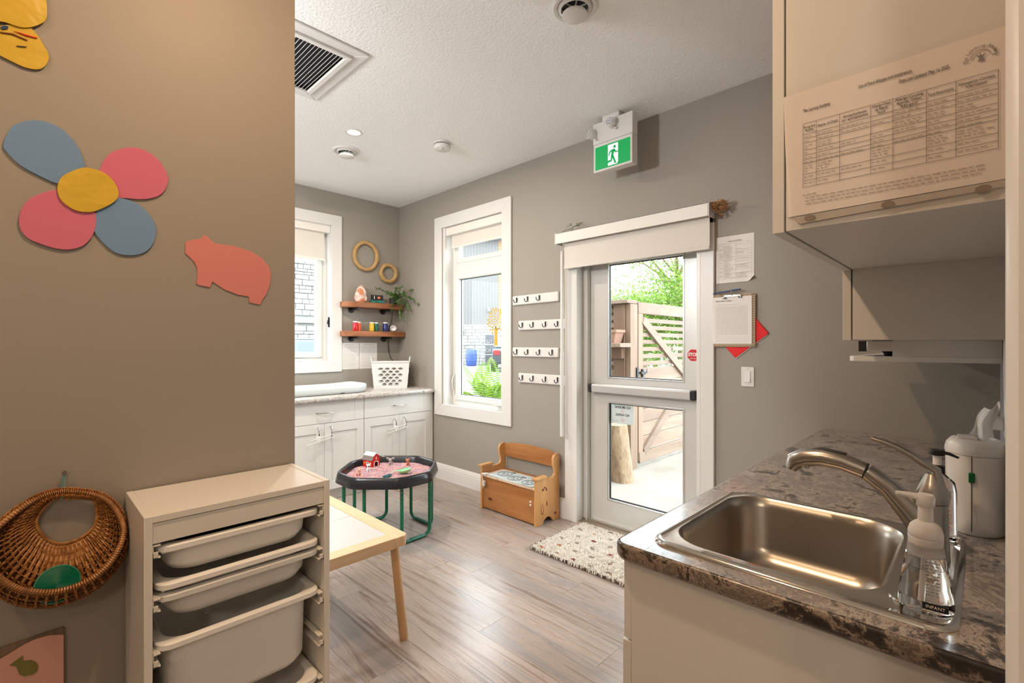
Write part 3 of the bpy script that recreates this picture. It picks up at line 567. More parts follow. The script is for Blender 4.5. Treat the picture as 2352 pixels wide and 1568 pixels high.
text('lettering','- Infant Sleep Tracker -',.0105,(-1.108,cy-.006,1.617),U,V,mPRINTD,cb,w=.105)
q=M().box(-1.108,-1.005,cy-.010,cy-.0055,1.640,1.652).tube([(-1.105,cy-.010,1.652),(-1.105,cy-.012,1.632)],.003,6).tube([(-1.008,cy-.010,1.652),(-1.008,cy-.012,1.632)],.003,6); obj('clip',q,mCHROME,cb,bevel=.0015)
q=M().tube([(-1.058,cy-.010,1.645),(-1.058,cy-.020,1.668),(-1.058,cy-.022,1.685)],.003,6).tube([(-1.125,cy-.002,1.65),(-1.125,cy-.010,1.683)],.002,6); obj('clip_lever',q,mCHROME,cb)
obj('clip_foot',M().box(-1.109,-1.092,cy-.0135,cy-.0055,1.630,1.638).box(-1.022,-1.004,cy-.0135,cy-.0055,1.632,1.640),mBLK,cb)
pen=obj('pen',M().tube([(-1.168,cy-.016,1.665),(-1.158,cy-.016,1.667),(-1.09,cy-.016,1.672),(-1.03,cy-.016,1.678),(-1.005,cy-.016,1.680)],[.0015,.0045,.005,.0052,.0045],10),mBLUEP,None,smooth=True); tag(pen,'blue pen tucked under the clip on the clipboard','pen')
sw=thing('light_switch','white rocker light switch on the wall below the clipboard','light switch',(-.978,YD,1.168))
obj('switch_plate',M().box(-1.014,-.942,YD-.006,YD,1.111,1.226),mTRIM,sw,bevel=.003); obj('rocker',M().add([(-.995,YD-.006,1.135),(-.962,YD-.006,1.135),(-.962,YD-.006,1.202),(-.995,YD-.006,1.202),(-.995,YD-.013,1.137),(-.962,YD-.013,1.137),(-.962,YD-.008,1.202),(-.995,YD-.008,1.202)],[(4,5,6,7),(0,4,7,3),(1,2,6,5),(0,1,5,4),(3,7,6,2),(0,3,2,1)]),mTRIM,sw,bevel=.001)
obj('screw',M().lathe([(.003,0),(.003,-.001)],(-.978,YD-.006,1.216),10,ax='y').lathe([(.003,0),(.003,-.001)],(-.978,YD-.006,1.121),10,ax='y'),mDOOR,sw)
# ================================================================ NEAR LEFT WALL: paper crafts
def craft(name,label,cat,pieces,loc):
    t=thing(name,label,cat,loc)
    for nm,pts,m,lift,lab in pieces:
        P3=[at(px,py,'x',XL) for px,py in pts]; pts2=[(p.y,p.z) for p in P3]
        o=obj(nm,M().prism(pts2,'x',XL+lift,XL+lift+.0025),m,t,bevel=.0008,label=lab)
    return t
def blob(pts,n=40):  # closed Catmull-Rom through px points
    out=[]; k=len(pts)
    for i in range(k):
        p0,p1,p2,p3=[Vector(pts[(i+j-1)%k]) for j in range(4)]
        for s in range(max(3,n//k)):
            t=s/max(3,n//k); out.append(tuple(.5*((2*p1)+(-p0+p2)*t+(2*p0-5*p1+4*p2-p3)*t*t+(-p0+3*p1-3*p2+p3)*t**3)))
    return out
craft('felt_flower','felt flower with blue and pink petals and a yellow centre on the near wall','wall craft',[
 ('petal',blob([(8,330),(30,290),(80,277),(130,290),(170,325),(192,370),(190,392),(160,420),(132,423),(90,405),(45,380),(15,350)]),mPBLUE,.003,'upper left slate blue petal'),
 ('petal',blob([(228,392),(250,355),(290,340),(330,345),(365,370),(386,410),(372,445),(335,458),(290,456),(255,452),(235,425)]),mPPINK,.003,'upper right pink petal'),
 ('petal',blob([(43,505),(60,465),(100,443),(145,437),(195,450),(219,490),(215,535),(190,565),(145,574),(90,560),(55,540)]),mPPINK,.004,'lower left pink petal'),
 ('petal',blob([(215,530),(218,490),(250,460),(280,456),(325,475),(355,515),(355,550),(335,578),(295,587),(255,575)]),mPBLUE,.003,'lower right slate blue petal'),
 ('flower_centre',blob([(131,435),(140,410),(165,395),(195,387),(230,395),(255,412),(271,440),(265,462),(235,480),(205,489),(170,484),(140,462)],36),mPYEL,.009,'yellow centre')],(XL,.12,1.75))
craft('felt_pig','coral felt pig cut-out on the near left wall','wall craft',[('pig_body',[(425,556),(440,551),(462,548),(466,541),(473,541),(481,549),(492,559),(540,566),(575,577),(600,592),(616,610),(622,628),(619,655),(612,675),(604,686),(597,700),(572,695),(570,681),(545,677),(515,665),(487,647),(482,660),(455,655),(450,650),(453,635),(452,615),(446,602),(434,590),(425,582)],mPIG,.001,None)],(XL,.47,1.6))
craft('yellow_paper_shapes','crayon marked yellow paper shapes cut by the top left corner','wall craft',[
 ('paper_wing',blob([(-40,-60),(60,-60),(100,-10),(108,30),(100,55),(58,68),(10,55),(-40,40)]),mPYEL,.008,None),
 ('paper_wing',blob([(-50,60),(0,62),(45,55),(75,70),(100,105),(113,135),(95,160),(60,158),(20,140),(-20,120),(-60,100)]),mPYEL,.004,None),
 ('crayon_marks',[(0,66),(10,62),(20,64),(18,70),(5,72)],mBLUEP,.0072,None),('crayon_marks',[(0,76),(30,80),(64,95),(62,97),(28,83),(0,79)],mKNOT2,.0072,None),
 ('crayon_marks',[(30,74),(86,90),(85,92),(60,86)],mRED,.0072,None),('crayon_marks',[(37,108),(62,110),(60,112),(38,110)],mDGREY,.0072,None)],(XL,0,2.15))
# wooden board with pink arch, lower left
bd=thing('wooden_craft_board','grained wooden board with a pink arch and green bird cut-out, bottom left corner','wall craft',(XL,0,.5))
obj('board',M().prism([(at(146,1437,'x',XL).y,.611),(at(147,1568,'x',XL).y,.40),(-.10,.40),(-.10,.605)],'x',XL+.001,XL+.010),wood('dark_grain',(.12,.08,.05),(.26,.19,.13),'z',14,.5,8),bd)
arch=[at(p[0],p[1],'x',XL+.012) for p in [(146,1457),(115,1458),(85,1466),(55,1480),(20,1502),(-20,1525),(-40,1540)]]
obj('pink_arch',M().prism([(p.y,p.z) for p in arch]+[(-.10,.40),(.077,.40)],'x',XL+.011,XL+.014),mat('coral_card',(.70,.38,.30),.7),bd)
bird=[at(p[0],p[1],'x',XL+.015) for p in [(22,1527),(52,1505),(52,1518),(70,1515),(82,1520),(87,1528),(85,1540),(75,1548),(55,1552),(44,1548),(38,1530)]]
obj('green_bird',M().prism([(p.y,p.z) for p in bird],'x',XL+.0142,XL+.0165),mat('olive_card',(.20,.19,.05),.7),bd)
# wicker basket ---------------------------------------------------
bk=thing('wicker_basket','oval brown wicker wall basket hanging from a nail by a teal string','basket',(-1.68,.08,.84))
def ringpt(px,py,x): p=at(px,py,'x',x); return (p.y,p.z)
def crom(pts,n):
    P_=[Vector((*p,0)) for p in pts]; k=len(P_); out=[]
    for s in range(n):
        f=s/n*k; i=int(f); t=f-i; p0,p1,p2,p3=[P_[(i+j-1)%k] for j in range(4)]
        out.append(.5*((2*p1)+(-p0+p2)*t+(2*p0-5*p1+4*p2-p3)*t*t+(-p0+3*p1-3*p2+p3)*t**3))
    return out
def bp(x,y): return (x*300/1307,1060+y*300/1307)
# matched rings, 10 points each, clockwise from the top
rim_px=[(740,300),(1000,350),(1160,480),(1240,700),(1130,970),(900,1180),(560,1300),(200,1275),(-60,1110),(-160,900),(-60,690),(250,440),(500,320)]
rim_x=[-1.725,-1.72,-1.70,-1.665,-1.63,-1.605,-1.60,-1.60,-1.61,-1.64,-1.68,-1.715,-1.725]
hole_px=[(740,365),(930,380),(965,470),(960,600),(890,700),(750,785),(600,815),(480,780),(390,690),(362,600),(400,510),(470,430),(560,370)]
out_px=[(740,300),(1020,350),(1190,500),(1252,760),(1190,1040),(950,1290),(560,1450),(180,1440),(-120,1250),(-200,950),(-80,700),(240,440),(500,320)]
NR=104
rim3=[Vector((rim_x[i],*ringpt(*bp(*rim_px[i]),rim_x[i]))) for i in range(13)]
hol3=[Vector((XL+.010,*ringpt(*bp(*hole_px[i]),XL+.010))) for i in range(13)]
out3=[]
for i in range(13):
    x_=XL+.012+(rim_x[i]-XL)*.25; out3.append(Vector((x_,*ringpt(*bp(*out_px[i]),x_))))
def crom3(P_,f):
    k=len(P_); f=(f%1)*k; i=int(f); t=f-i; p0,p1,p2,p3=[P_[(i+j-1)%k] for j in range(4)]
    return .5*((2*p1)+(-p0+p2)*t+(2*p0-5*p1+4*p2-p3)*t*t+(-p0+3*p1-3*p2+p3)*t**3)
def bsurf(f,s):
    a,b,c=crom3(hol3,f),crom3(out3,f),crom3(rim3,f)
    if s<.62: t=s/.62; p=a.lerp(b,t); p.x=max(p.x,XL+.006)+.012*math.sin(PI*t); return p
    t=(s-.62)/.38; p=b.lerp(c,t); bow=math.sin(PI*t)*.010; d=Vector((0,b.y-.08,b.z-.84)); d.normalize(); return p+d*bow
q=M()
q.tube([crom3(rim3,i/NR)+Vector((0,0,0)) for i in range(NR)],.0068,8,closed=True); obj('rim',q,mWICK,bk,smooth=True)
q=M().tube([crom3(hol3,i/NR)+Vector((.003,0,0)) for i in range(NR)],.0035,6,closed=True); obj('handle_edge',q,mWICK,bk,smooth=True)
q=M()
for r_ in range(15):
    s=(r_+.7)/15.5
    q.tube([bsurf(i/208,s)+Vector((.0028*(1 if (i//1+r_)%2 else -1),0,0)) for i in range(208)],.0016,4,closed=True)
obj('weavers',q,mWICK,bk,kind='stuff',smooth=True)
q=M()
for i in range(NR):
    tw=.010 if i%2 else -.002
    q.tube([bsurf(i/NR+tw*(s_/12),s_/12)+Vector((.0022*(1 if (s_+i)%2 else -1),0,0)) for s_ in range(13)],.0030,4,flat=.45)
obj('stakes',q,mWICK,bk,kind='stuff')
obj('rim_binding',(lambda q_:[q_.tube([crom3(rim3,i/150)+Vector((.0076*math.cos(a),0,0))+ (crom3(rim3,i/150)-Vector((crom3(rim3,i/150).x,.08,.86))).normalized()*.0076*math.sin(a) for a in [2*PI*j/7 for j in range(7)]],.0011,3,closed=True) for i in range(150)] and q_)(M()),mWICKD,bk,kind='stuff')
obj('backing',M().grid(lambda u,v:bsurf(u,.02+.96*v)+Vector((-.0035 if v<.62 else 0,0,0))-( (Vector((0,bsurf(u,.7).y-.08,bsurf(u,.7).z-.84))).normalized()*.0045 if v>.62 else Vector((0,0,0))),52,14,cu=True),mWICKD,bk,smooth=True)
nl=thing('wall_nail','small nail holding the wicker basket string','nail',(XL,.078,1.02)); obj('shank',M().tube([(XL-.0,.078,1.02),(XL+.016,.078,1.021)],.0018,8),mCHROME,nl); obj('nail_head',M().lathe([(.006,0),(.005,.002)],(XL+.014,.078,1.021),12,ax='x'),mCHROME,nl)
q=M().tube([(XL+.010,.078,1.022),(XL+.016,.074,.99),(XL+.026,.071,.955)],.0013,5).tube([(XL+.010,.079,1.022),(XL+.016,.078,.99),(XL+.024,.074,.95)],.0013,5); obj('hanging_string',q,mTEAL,bk)
sc=thing('green_scrubber','round ribbed green silicone scrubber sitting in the wicker basket','scrubber',(-1.66,.065,.75))
mx=Matrix.Translation((-1.652,.062,.760))@Matrix.Rotation(math.radians(90-12),4,'Y')@Matrix.Rotation(math.radians(-8),4,'X')
q=M(); pf=[]
for i in range(34): pf.append((.042*(1-i/34)+.0005,.003+.0008*(i%2)))
q.lathe([(.042,0),(.044,.002)]+pf,(0,0,0),40); q.xf(mx); obj('ribbed_disc',q,mSCRUB,sc,smooth=False)
q=M().tube([mx@Vector((.043*math.cos(t),.043*math.sin(t),.002)) for t in [2*PI*j/40 for j in range(40)]],.002,6,closed=True); obj('edge_bead',q,mat('mint_edge',(.05,.24,.17),.5),sc,smooth=True)
# ================================================================ STORAGE UNIT + BINS
su=thing('storage_unit','white open storage frame for sliding bins against the near left wall','shelving unit',(-1.59,.44,0))
ux0,ux1,uy0,uy1,uh=-1.738,-1.445,.206,.668,.94
obj('side_panel',M().box(ux0,ux1,uy0,uy0+.017,0,uh),mUNIT,su,bevel=.0015); obj('side_panel',M().box(ux0,ux1,uy1-.017,uy1,0,uh),mUNIT,su,bevel=.0015)
obj('top_panel',M().box(ux0,ux1-.001,uy0+.017,uy1-.017,uh-.018,uh-.001),mUNIT,su,bevel=.001); obj('front_rail',M().box(ux1-.020,ux1-.004,uy0+.017,uy1-.017,.870,.920),mUNIT,su,bevel=.001); obj('rear_rail',M().box(ux0,ux0+.016,uy0+.017,uy1-.017,.870,.920),mUNIT,su); obj('bottom_panel',M().box(ux0,ux1,uy0+.017,uy1-.017,.05,.068),mUNIT,su)
zr=[.838,.705,.570,.440,.310,.18]
for z in zr:
    for s_,yy in ((1,uy0+.017),(-1,uy1-.017)):
        q=M().box(ux0+.01,ux1-.004,yy,yy+s_*.003,z-.006,z+.028).box(ux0+.01,ux1-.004,yy,yy+s_*.017,z-.006,z-.002).box(ux0+.01,ux1-.004,yy,yy+s_*.017,z+.024,z+.028).box(ux1-.012,ux1-.004,yy,yy+s_*.012,z-.006,z+.01)
        obj('bin_runner',q,mUNIT,su,bevel=.001)
def rrect(x0,x1,y0,y1,r,n=6):
    out=[]
    for cx,cy_,a0 in ((x1-r,y1-r,0),(x0+r,y1-r,PI/2),(x0+r,y0+r,PI),(x1-r,y0+r,1.5*PI)):
        for i in range(n+1): a=a0+PI/2*i/n; out.append((cx+r*math.cos(a),cy_+r*math.sin(a)))
    return out
def loft(q,loops,mi=0,capb=True,capt=False):
    n=len(loops[0][0]); vs=[];
    for pts,z in loops: vs+=[(p[0],p[1],z) for p in pts]
    fs=[(i*n+j,i*n+(j+1)%n,(i+1)*n+(j+1)%n,(i+1)*n+j) for i in range(len(loops)-1) for j in range(n)]
    if capb: fs.append(tuple(range((len(loops)-1)*n,len(loops)*n)))
    if capt: fs.append(tuple(range(n)))
    return q.add(vs,fs,mi)
def bin_(label,zrim,depth,m,xf=ux1-.002,tilt=0,n=8):
    cy_=(uy0+uy1)/2; hw=.205; x0=xf-.285
    t=thing('storage_bin',label,'storage bin',((x0+xf)/2,cy_,zrim-depth),'bins in the storage unit')
    y0,y1=cy_-hw,cy_+hw; q=M()
    o=lambda ins,r:rrect(x0+ins,xf-ins,y0+ins,y1-ins,r,n)
    loops=[(o(.000,.035),zrim-.015),(o(0,.035),zrim-.003),(o(.004,.033),zrim),(o(.018,.060),zrim),(o(.022,.060),zrim-.004),(o(.028,.062),zrim-depth+.03),(o(.040,.060),zrim-depth+.010),(o(.062,.05),zrim-depth+.003)]
    loft(q,loops,capb=True); obj('rim_and_inside',q,m,t,smooth=True,fix=False)
    q=M(); loops=[(o(.003,.035),zrim-.014),(o(.019,.062),zrim-.012),(o(.022,.064),zrim-.020),(o(.026,.064),zrim-depth+.028),(o(.038,.062),zrim-depth+.008),(o(.060,.05),zrim-depth)]
    loft(q,loops); obj('tub',q,m,t,smooth=True)
    obj('stop_tab',M().box(xf-.03,xf-.018,y0+.012,y0+.045,zrim-.022,zrim-.013),m,t); obj('stop_tab',M().box(xf-.03,xf-.018,y1-.045,y1-.012,zrim-.022,zrim-.013),m,t)
    return t
bin_('topmost shallow white bin in the storage unit',.857,.092,mBIN)
bin_('thin-rimmed white bin nested second from the top of the storage unit',.762,.060,mBIN)
bin_('frosted shallow bin, third rim from the top of the storage unit',.734,.086,mBIN2)
bin_('deep white bin low in the storage unit',.612,.225,mBIN)
bin_('bottom white bin partly below the picture edge in the storage unit',.348,.225,mBIN)
it=thing('dark_toy','dark toy piece with a red part lying in the topmost bin','toy',(-1.6,.45,.79)); obj('body',M().ell((-1.60,.42,.80),(.08,.13,.028),20,10),mBLK,it,smooth=True); obj('red_part',M().ell((-1.53,.33,.815),(.03,.035,.02),14,8),mRED,it,smooth=True)
# ================================================================ WOODEN PLAY TABLE
tb=thing('play_table','low birch play table with white lift-out tops beside the storage unit','table',(-2.31,.965,0))
tx0,tx1,ty0,ty1,tz=-2.73,-1.900,.672,1.255,.48
def rr_corner(q,x0,x1,y0,y1,z0,z1): return q.box(x0,x1,y0,y1,z0,z1)
for s_ in (0,1):
    ya,yb_=(ty0,ty0+.07) if s_==0 else (ty1-.07,ty1); obj('long_rail',M().prism([(tx0+.02,ya),(tx1-.02,ya),(tx1,ya+.02 if s_==0 else ya),(tx1,yb_ if s_==0 else yb_-.02),(tx1-.02,yb_),(tx0+.02,yb_),(tx0,yb_-.02 if s_ else yb_),(tx0,ya if s_ else ya+.02)] if True else [], 'z',tz-.048,tz),mBEECH,tb,bevel=.004)
for s_ in (0,1):
    xa,xb=(tx0,tx0+.07) if s_==0 else (tx1-.07,tx1); obj('end_rail',M().box(xa,xb,ty0+.0705,ty1-.0705,tz-.048,tz),mBEECHY,tb,bevel=.002)
obj('lid_panel',M().box(tx0+.072,(tx0+tx1)/2-.001,ty0+.072,ty1-.072,tz-.016,tz-.003),mWHITE,tb,bevel=.001); obj('lid_panel',M().box((tx0+tx1)/2+.001,tx1-.072,ty0+.072,ty1-.072,tz-.016,tz-.003),mWHITE,tb,bevel=.001)
for sxx,syy in ((0,0),(0,1),(1,0),(1,1)):
    x=tx1-.055 if sxx else tx0+.055; y=ty1-.045 if syy else ty0+.045; dx=.052 if sxx else -.052; dy=.022 if syy else -.022
    obj('leg',M().tube([(x,y,tz-.045),(x+dx*.95,y+dy,.012),(x+dx*.95,y+dy,.0)],[.019,.0205,.016],18),mBEECHZ,tb,smooth=True)
# ================================================================ TUFF TRAY
tr=thing('play_tray_table','black octagonal play tray standing on green tubular legs','table',(-3.08,1.865,0))
tcx,tcy,hw,hs=-3.075,1.862,.345,.118
def octp(h,s,rc=.034):
    c=[(h,-s),(h,s),(s,h),(-s,h),(-h,s),(-h,-s),(-s,-h),(s,-h)]; out=[]
    for i in range(8):
        p=Vector(c[i]); a=(Vector(c[i-1])-p).normalized(); b=(Vector(c[(i+1)%8])-p).normalized()
        A=p+a*rc*1.6; B=p+b*rc*1.6
        for t in (0,.25,.5,.75,1): v=(1-t)**2*A+2*t*(1-t)*p+t*t*B; out.append((tcx+v.x,tcy+v.y))
    return out
zt=.478; q=M()
loft(q,[(octp(hw+.010,hs+.006),zt-.072),(octp(hw+.012,hs+.006),zt-.068),(octp(hw+.002,hs),zt-.018),(octp(hw-.004,hs-.002),zt-.004),(octp(hw-.012,hs-.004),zt),(octp(hw-.020,hs-.006),zt-.003),(octp(hw-.026,hs-.008),zt-.014),(octp(hw-.036,hs-.014),zt-.060),(octp(hw-.05,hs-.02),zt-.064)],capb=True)
obj('tray',q,mBLACKPOLY,tr,smooth=True)
def uleg(a,b,zt_=.415,r=.0122):
    a=Vector(a); b=Vector(b); d=(b-a).normalized(); R_=.05; p=[Vector((a.x,a.y,zt_))]
    for t in range(0,7): an=PI/2*t/6; p.append(Vector((a.x,a.y,r+R_*(1-math.sin(an))))+Vector((d.x,d.y,0))*R_*(1-math.cos(an)))
    for t in range(6,-1,-1): an=PI/2*t/6; p.append(Vector((b.x,b.y,r+R_*(1-math.sin(an))))-Vector((d.x,d.y,0))*R_*(1-math.cos(an)))
    p.append(Vector((b.x,b.y,zt_))); l=obj('leg_frame',M().tube(p,r,14),mGREEN,tr,smooth=True)
    m_=(a+b)/2; q=M().tube([Vector((m_.x,m_.y,r))-Vector((d.x,d.y,0))*.05,Vector((m_.x,m_.y,r))+Vector((d.x,d.y,0))*.05],r+.0015,14); j=obj('joint_sleeve',q,mat('sleeve_green',(.01,.10,.06),.15,.4),None,smooth=True); j.parent=l
    q=M()
    for p_ in (a,b):
        for z_ in (.36,.33): q.ell((p_.x+.0085,p_.y-.0085,z_),(.003,.003,.003),8,6)
    j=obj('bolt',q,mCHROME,None); j.parent=l
uleg((-2.800,1.795),(-2.815,2.035)); uleg((-3.20,2.135),(-2.93,2.135)); uleg((-3.335,1.73),(-3.335,2.0)); uleg((-3.21,1.585),(-2.95,1.60))
zs=.437
def sand(u,v):
    a=2*PI*u; p=octp(hw-.034,hs-.012); 
    k=u*len(p); i=int(k)%len(p); t=k-int(k); x=p[i][0]*(1-t)+p[(i+1)%len(p)][0]*t; y=p[i][1]*(1-t)+p[(i+1)%len(p)][1]*t
    x=tcx+(x-tcx)*v; y=tcy+(y-tcy)*v; dent=.014*math.exp(-(((x+2.985)/.04)**2+((y-1.80)/.035)**2))
    return (x,y,zs-.012*v**6-dent+.004*noise.noise(Vector((x*18,y*18,0))))
cols=[(.62,.16,.10),(.62,.30,.20),(.28,.20,.50),(.60,.40,.10),(.75,.55,.45),(.10,.14,.40),(.62,.22,.35),(.70,.42,.30)]
mats_r=[mat('rice_%s'%n_,c,.6) for n_,c in zip(('red','orange','purple','yellow','cream','blue','pink','peach'),cols)]
sn=obj('sensory_rice',M().grid(sand,80,20,cu=True),mat('rice_bed',(.60,.32,.20),.8,var=(120,(.34,.24,.40),.42,.58),bump=(300,1,.004)),None,smooth=True)
q=M()
for i in range(11000):
    u=R.random(); v=math.sqrt(R.random())*.985; p=Vector(sand(u,v)); a=R.uniform(0,2*PI); l=.0058; w=.0021; d=Vector((math.cos(a),math.sin(a),R.uniform(-.2,.3)))*l; e=Vector((-math.sin(a),math.cos(a),0))*w
    p.z+=R.uniform(.0005,.0022); q.add([p-d,p-e*1.2,p+d,p+e*1.2,p+Vector((0,0,.0014))],[(0,1,4),(1,2,4),(2,3,4),(3,0,4)],R.randrange(8))
gr_=obj('rice_grains',q,mats_r,None,kind='stuff',fix=False); gr_.parent=sn; tag(sn,'bed of multicoloured dyed rice filling the black tray','rice'); sn['kind']='stuff'; 
# barn
br=thing('toy_barn','small red and white toy barn numbered 6 standing in the rice','toy',(-3.31,1.855,zs-.004),rz=math.radians(14))
bw,blen=.038,.05
mTR=mat('toy_red',(.62,.02,.012),.35); mTW=mat('toy_white',(.85,.84,.82),.4); mTG=mat('toy_roof',(.20,.16,.15),.5); mTY=mat('toy_yellow',(.75,.32,.02),.4)
gab=[(-bw,0),(bw,0),(bw,.056),(bw*.72,.082),(0,.102),(-bw*.72,.082),(-bw,.056)]
door=[(-.022,0),(-.022,.036),(-.013,.047),(.013,.047),(.022,.036),(.022,0)]
q=M()
for x in (-blen,blen-.004): # gable walls with arch cut: build as pieces
    q.prism([(-bw,0),(-.022,0),(-.022,.036),(-.013,.047),(.013,.047),(.022,.036),(.022,0),(bw,0),(bw,.056),(bw*.72,.082),(0,.102),(-bw*.72,.082),(-bw,.056)],'x',x,x+.004)
q.box(-blen,blen,-bw,-bw+.004,0,.056).box(-blen,blen,bw-.004,bw,0,.056); obj('walls',q,mTR,br,local=True)
q=M(); 
for s_ in (-1,1):
    q.prism([(s_*(bw+.004),.052),(s_*bw*.74,.084),(s_*bw*.74,.088),(s_*(bw+.007),.054)],'x',-blen-.003,blen+.003)
obj('lower_roof',q,mTG,br,local=True)
q=M()
for s_ in (-1,1): q.prism([(s_*bw*.74,.084),(0,.104),(0,.109),(s_*bw*.78,.088)],'x',-blen-.003,blen+.003)
obj('upper_roof',q,mTW,br,local=True)
q=M()
dd=[(-.022,0),(-.022,.036),(-.013,.047),(.013,.047),(.022,.036),(.022,0)]; di=[(-.017,0),(-.017,.034),(-.011,.042),(.011,.042),(.017,.034),(.017,0)]
for i in range(5): q.prism([dd[i],dd[i+1],di[i+1],di[i]],'x',blen-.001,blen+.002)
obj('door_surround',q,mTW,br,local=True)
text('number','6',.026,(blen+.0015,0,.068),(0,1,0),(0,0,1),mTW,br,bold=.001,local=True)
q=M().box(-.012,.012,-bw-.002,-bw,.015,.043); wn=obj('window_frame',q,mTW,br,local=True); q=M().box(-.007,.007,-bw-.003,-bw-.001,.020,.038); z_=obj('window_pane',q,mBLK,None); z_.parent=wn
for x in (-.030,.030):
    q=M().lathe([(.009,0),(.009,-.002)],(x,-bw,.033),14,ax='y').lathe([(.005,-.002),(.005,-.003)],(x,-bw,.033),10,ax='y'); obj('painted_flower',q,mTY,br,local=True)
def animal(name,label,loc,rz,body,accent,ear,spots=None,snout=None,h=.05):
    t=thing(name,label,'toy animal',loc,'toy animals in the rice tray',rz=rz)
    s=h/.05; q=M().ell((0,0,.020*s),(.016*s,.012*s,.012*s),14,9).ell((.006*s,0,.030*s),(.010*s,.010*s,.012*s),12,8).ell((.010*s,0,.040*s),(.0125*s,.013*s,.011*s),14,9)
    for x in (-.009,.009):
        for y in (-.007,.007): q.tube([(x*s,y*s,.02*s),(x*1.05*s,y*1.05*s,0)],[.0052*s,.0046*s],10)
    o=obj('body',q,body,t,local=True,smooth=True); r_=o.modifiers.new('remesh','REMESH'); r_.mode='VOXEL'; r_.voxel_size=.0011*s; r_.use_smooth_shade=True
    for sy_ in (-1,1):
        e=M().ell((.007*s,sy_*.012*ear*s,.050*s),(.003*s,.0055*ear*s,.0065*max(1,ear*.8)*s),10,7,rot=Matrix.Rotation(-sy_*.35,3,'X')); obj('ear',e,accent if spots is None else body,t,local=True,smooth=True)
        obj('eye',M().ell((.0215*s,sy_*.005*s,.043*s),(.0012*s,.0014*s,.0018*s),6,5),mBLK,t,local=True)
    obj('snout',M().ell((.0215*s,0,.0365*s),(.005*s,.0065*s,.0045*s),10,7),snout or accent,t,local=True,smooth=True)
    if spots:
        for p,r_ in (((-.002,-.0095,.024),.0065),((-.008,.009,.022),.006),((.004,.011,.042),.005),((.0,-.010,.035),.005)): obj('patch',M().ell([c*s for c in p],(r_*s,.0042*s,r_*s),10,7),spots,t,local=True,smooth=True)
    return t
mPK1=mat('toy_pink',(.72,.38,.32),.4); mGY=mat('toy_grey',(.40,.37,.34),.4); mOR=mat('toy_orange',(.52,.19,.10),.4); mBRN=mat('toy_brown',(.25,.09,.05),.5)
za=zs-.001
animal('toy_pig','pale pink toy pig at the left end of the rice tray',(-3.130,1.652,za),.3,mPK1,mPK1,.8,h=.052)
animal('toy_cow','black and white toy cow beside the toy barn',(-3.195,1.765,za),-.3,mTW,mTW,.9,spots=mBLK,snout=mBLK,h=.052)
animal('toy_elephant','grey wide-eared toy animal at the back middle of the rice tray',(-3.235,1.975,za),-.8,mGY,mGY,1.7,h=.052)
animal('toy_bear','orange brown toy animal at the back right of the rice tray',(-3.120,2.055,za),-.8,mOR,mOR,1.0,snout=mBRN,h=.052)
def scoop(name,label,loc,rz,r,mo,mi_,hl,tilt=0):
    t=thing(name,label,'scoop',loc,'scoops in the rice tray',rz=rz); Rt=Matrix.Rotation(tilt,4,'Y')
    prof=[(r*math.sin(PI/2*i/8),r*.75*(1-math.cos(PI/2*i/8))) for i in range(9)]; q=M().lathe([(max(.0008,a),b) for a,b in prof],(0,0,0),26,sx=1.35,caps=False).xf(Rt); obj('bowl_outside',q,mo,t,local=True,smooth=True,fix=True)
    q=M().lathe([(max(.0008,a*.94),b+.002) for a,b in prof]+[(r*1.0,r*.75)],(0,0,0),26,sx=1.35,caps=False).xf(Rt); obj('bowl_inside',q,mi_,t,local=True,smooth=True)
    if hl:
        q=M().tube([(-r*1.3,0,r*.74),(-r*1.3-hl*.5,0,r*.70),(-r*1.3-hl,0,r*.5)],[.006,.005,.007],10,flat=.45).xf(Rt); obj('handle',q,mo,t,local=True,smooth=True)
    return t
mMINT=mat('mint_plastic',(.30,.62,.40),.35); mLIME=mat('lime_plastic',(.34,.60,.25),.35); mTL=mat('teal_plastic',(.03,.17,.18),.3); mTLI=mat('teal_inside',(.0,.10,.12),.3); mGRN=mat('green_plastic',(.10,.52,.28),.35)
scoop('scoop','large lime green scoop with mint inside on the right of the rice',(-2.930,1.905,zs+.006),math.radians(48),.036,mLIME,mMINT,.05,-.15)
scoop('scoop','small dark teal scoop bowl at the front of the rice',(-2.945,1.775,zs-.006),math.radians(40),.024,mTL,mTLI,.0,-.25)
scoop('scoop','bright green scoop half buried at the front left of the rice',(-3.015,1.665,zs-.022),math.radians(38),.026,mGRN,mMINT,.05,-.1)
# ================================================================ BACK CABINETS + COUNTER
XC=-4.03
def pull(t,par,p0,p1,out,m=mNICKEL):
    p0=Vector(p0); p1=Vector(p1); o=Vector(out); q=M()
    for a,b in ((p0,(p1-p0)*.06),(p1,(p0-p1)*.06)): q.tube([a,a+o*.75],[.006,.005],8)
    q.tube([p0+o*.75,p0.lerp(p1,.25)+o,p0.lerp(p1,.5)+o*1.08,p0.lerp(p1,.75)+o,p1+o*.75],.0062,8,flat=.7); h=obj('handle',q,m,None,smooth=True); h.parent=par; h.location=(0,0,0); return h
def shaker(name,y0,y1,z0,z1,t,rail=.066,flat=False,xf_=XC):
    q=M()
    if flat: q.box(xf_-.018,xf_,y0,y1,z0,z1)
    else:
        q.box(xf_-.018,xf_-.008,y0,y1,z0,z1).box(xf_-.008,xf_,y0,y0+rail,z0,z1).box(xf_-.008,xf_,y1-rail,y1,z0,z1).box(xf_-.008,xf_,y0+rail,y1-rail,z1-rail*1.2,z1).box(xf_-.008,xf_,y0+rail,y1-rail,z0,z0+rail)
    return obj(name,q,mCAB,t)
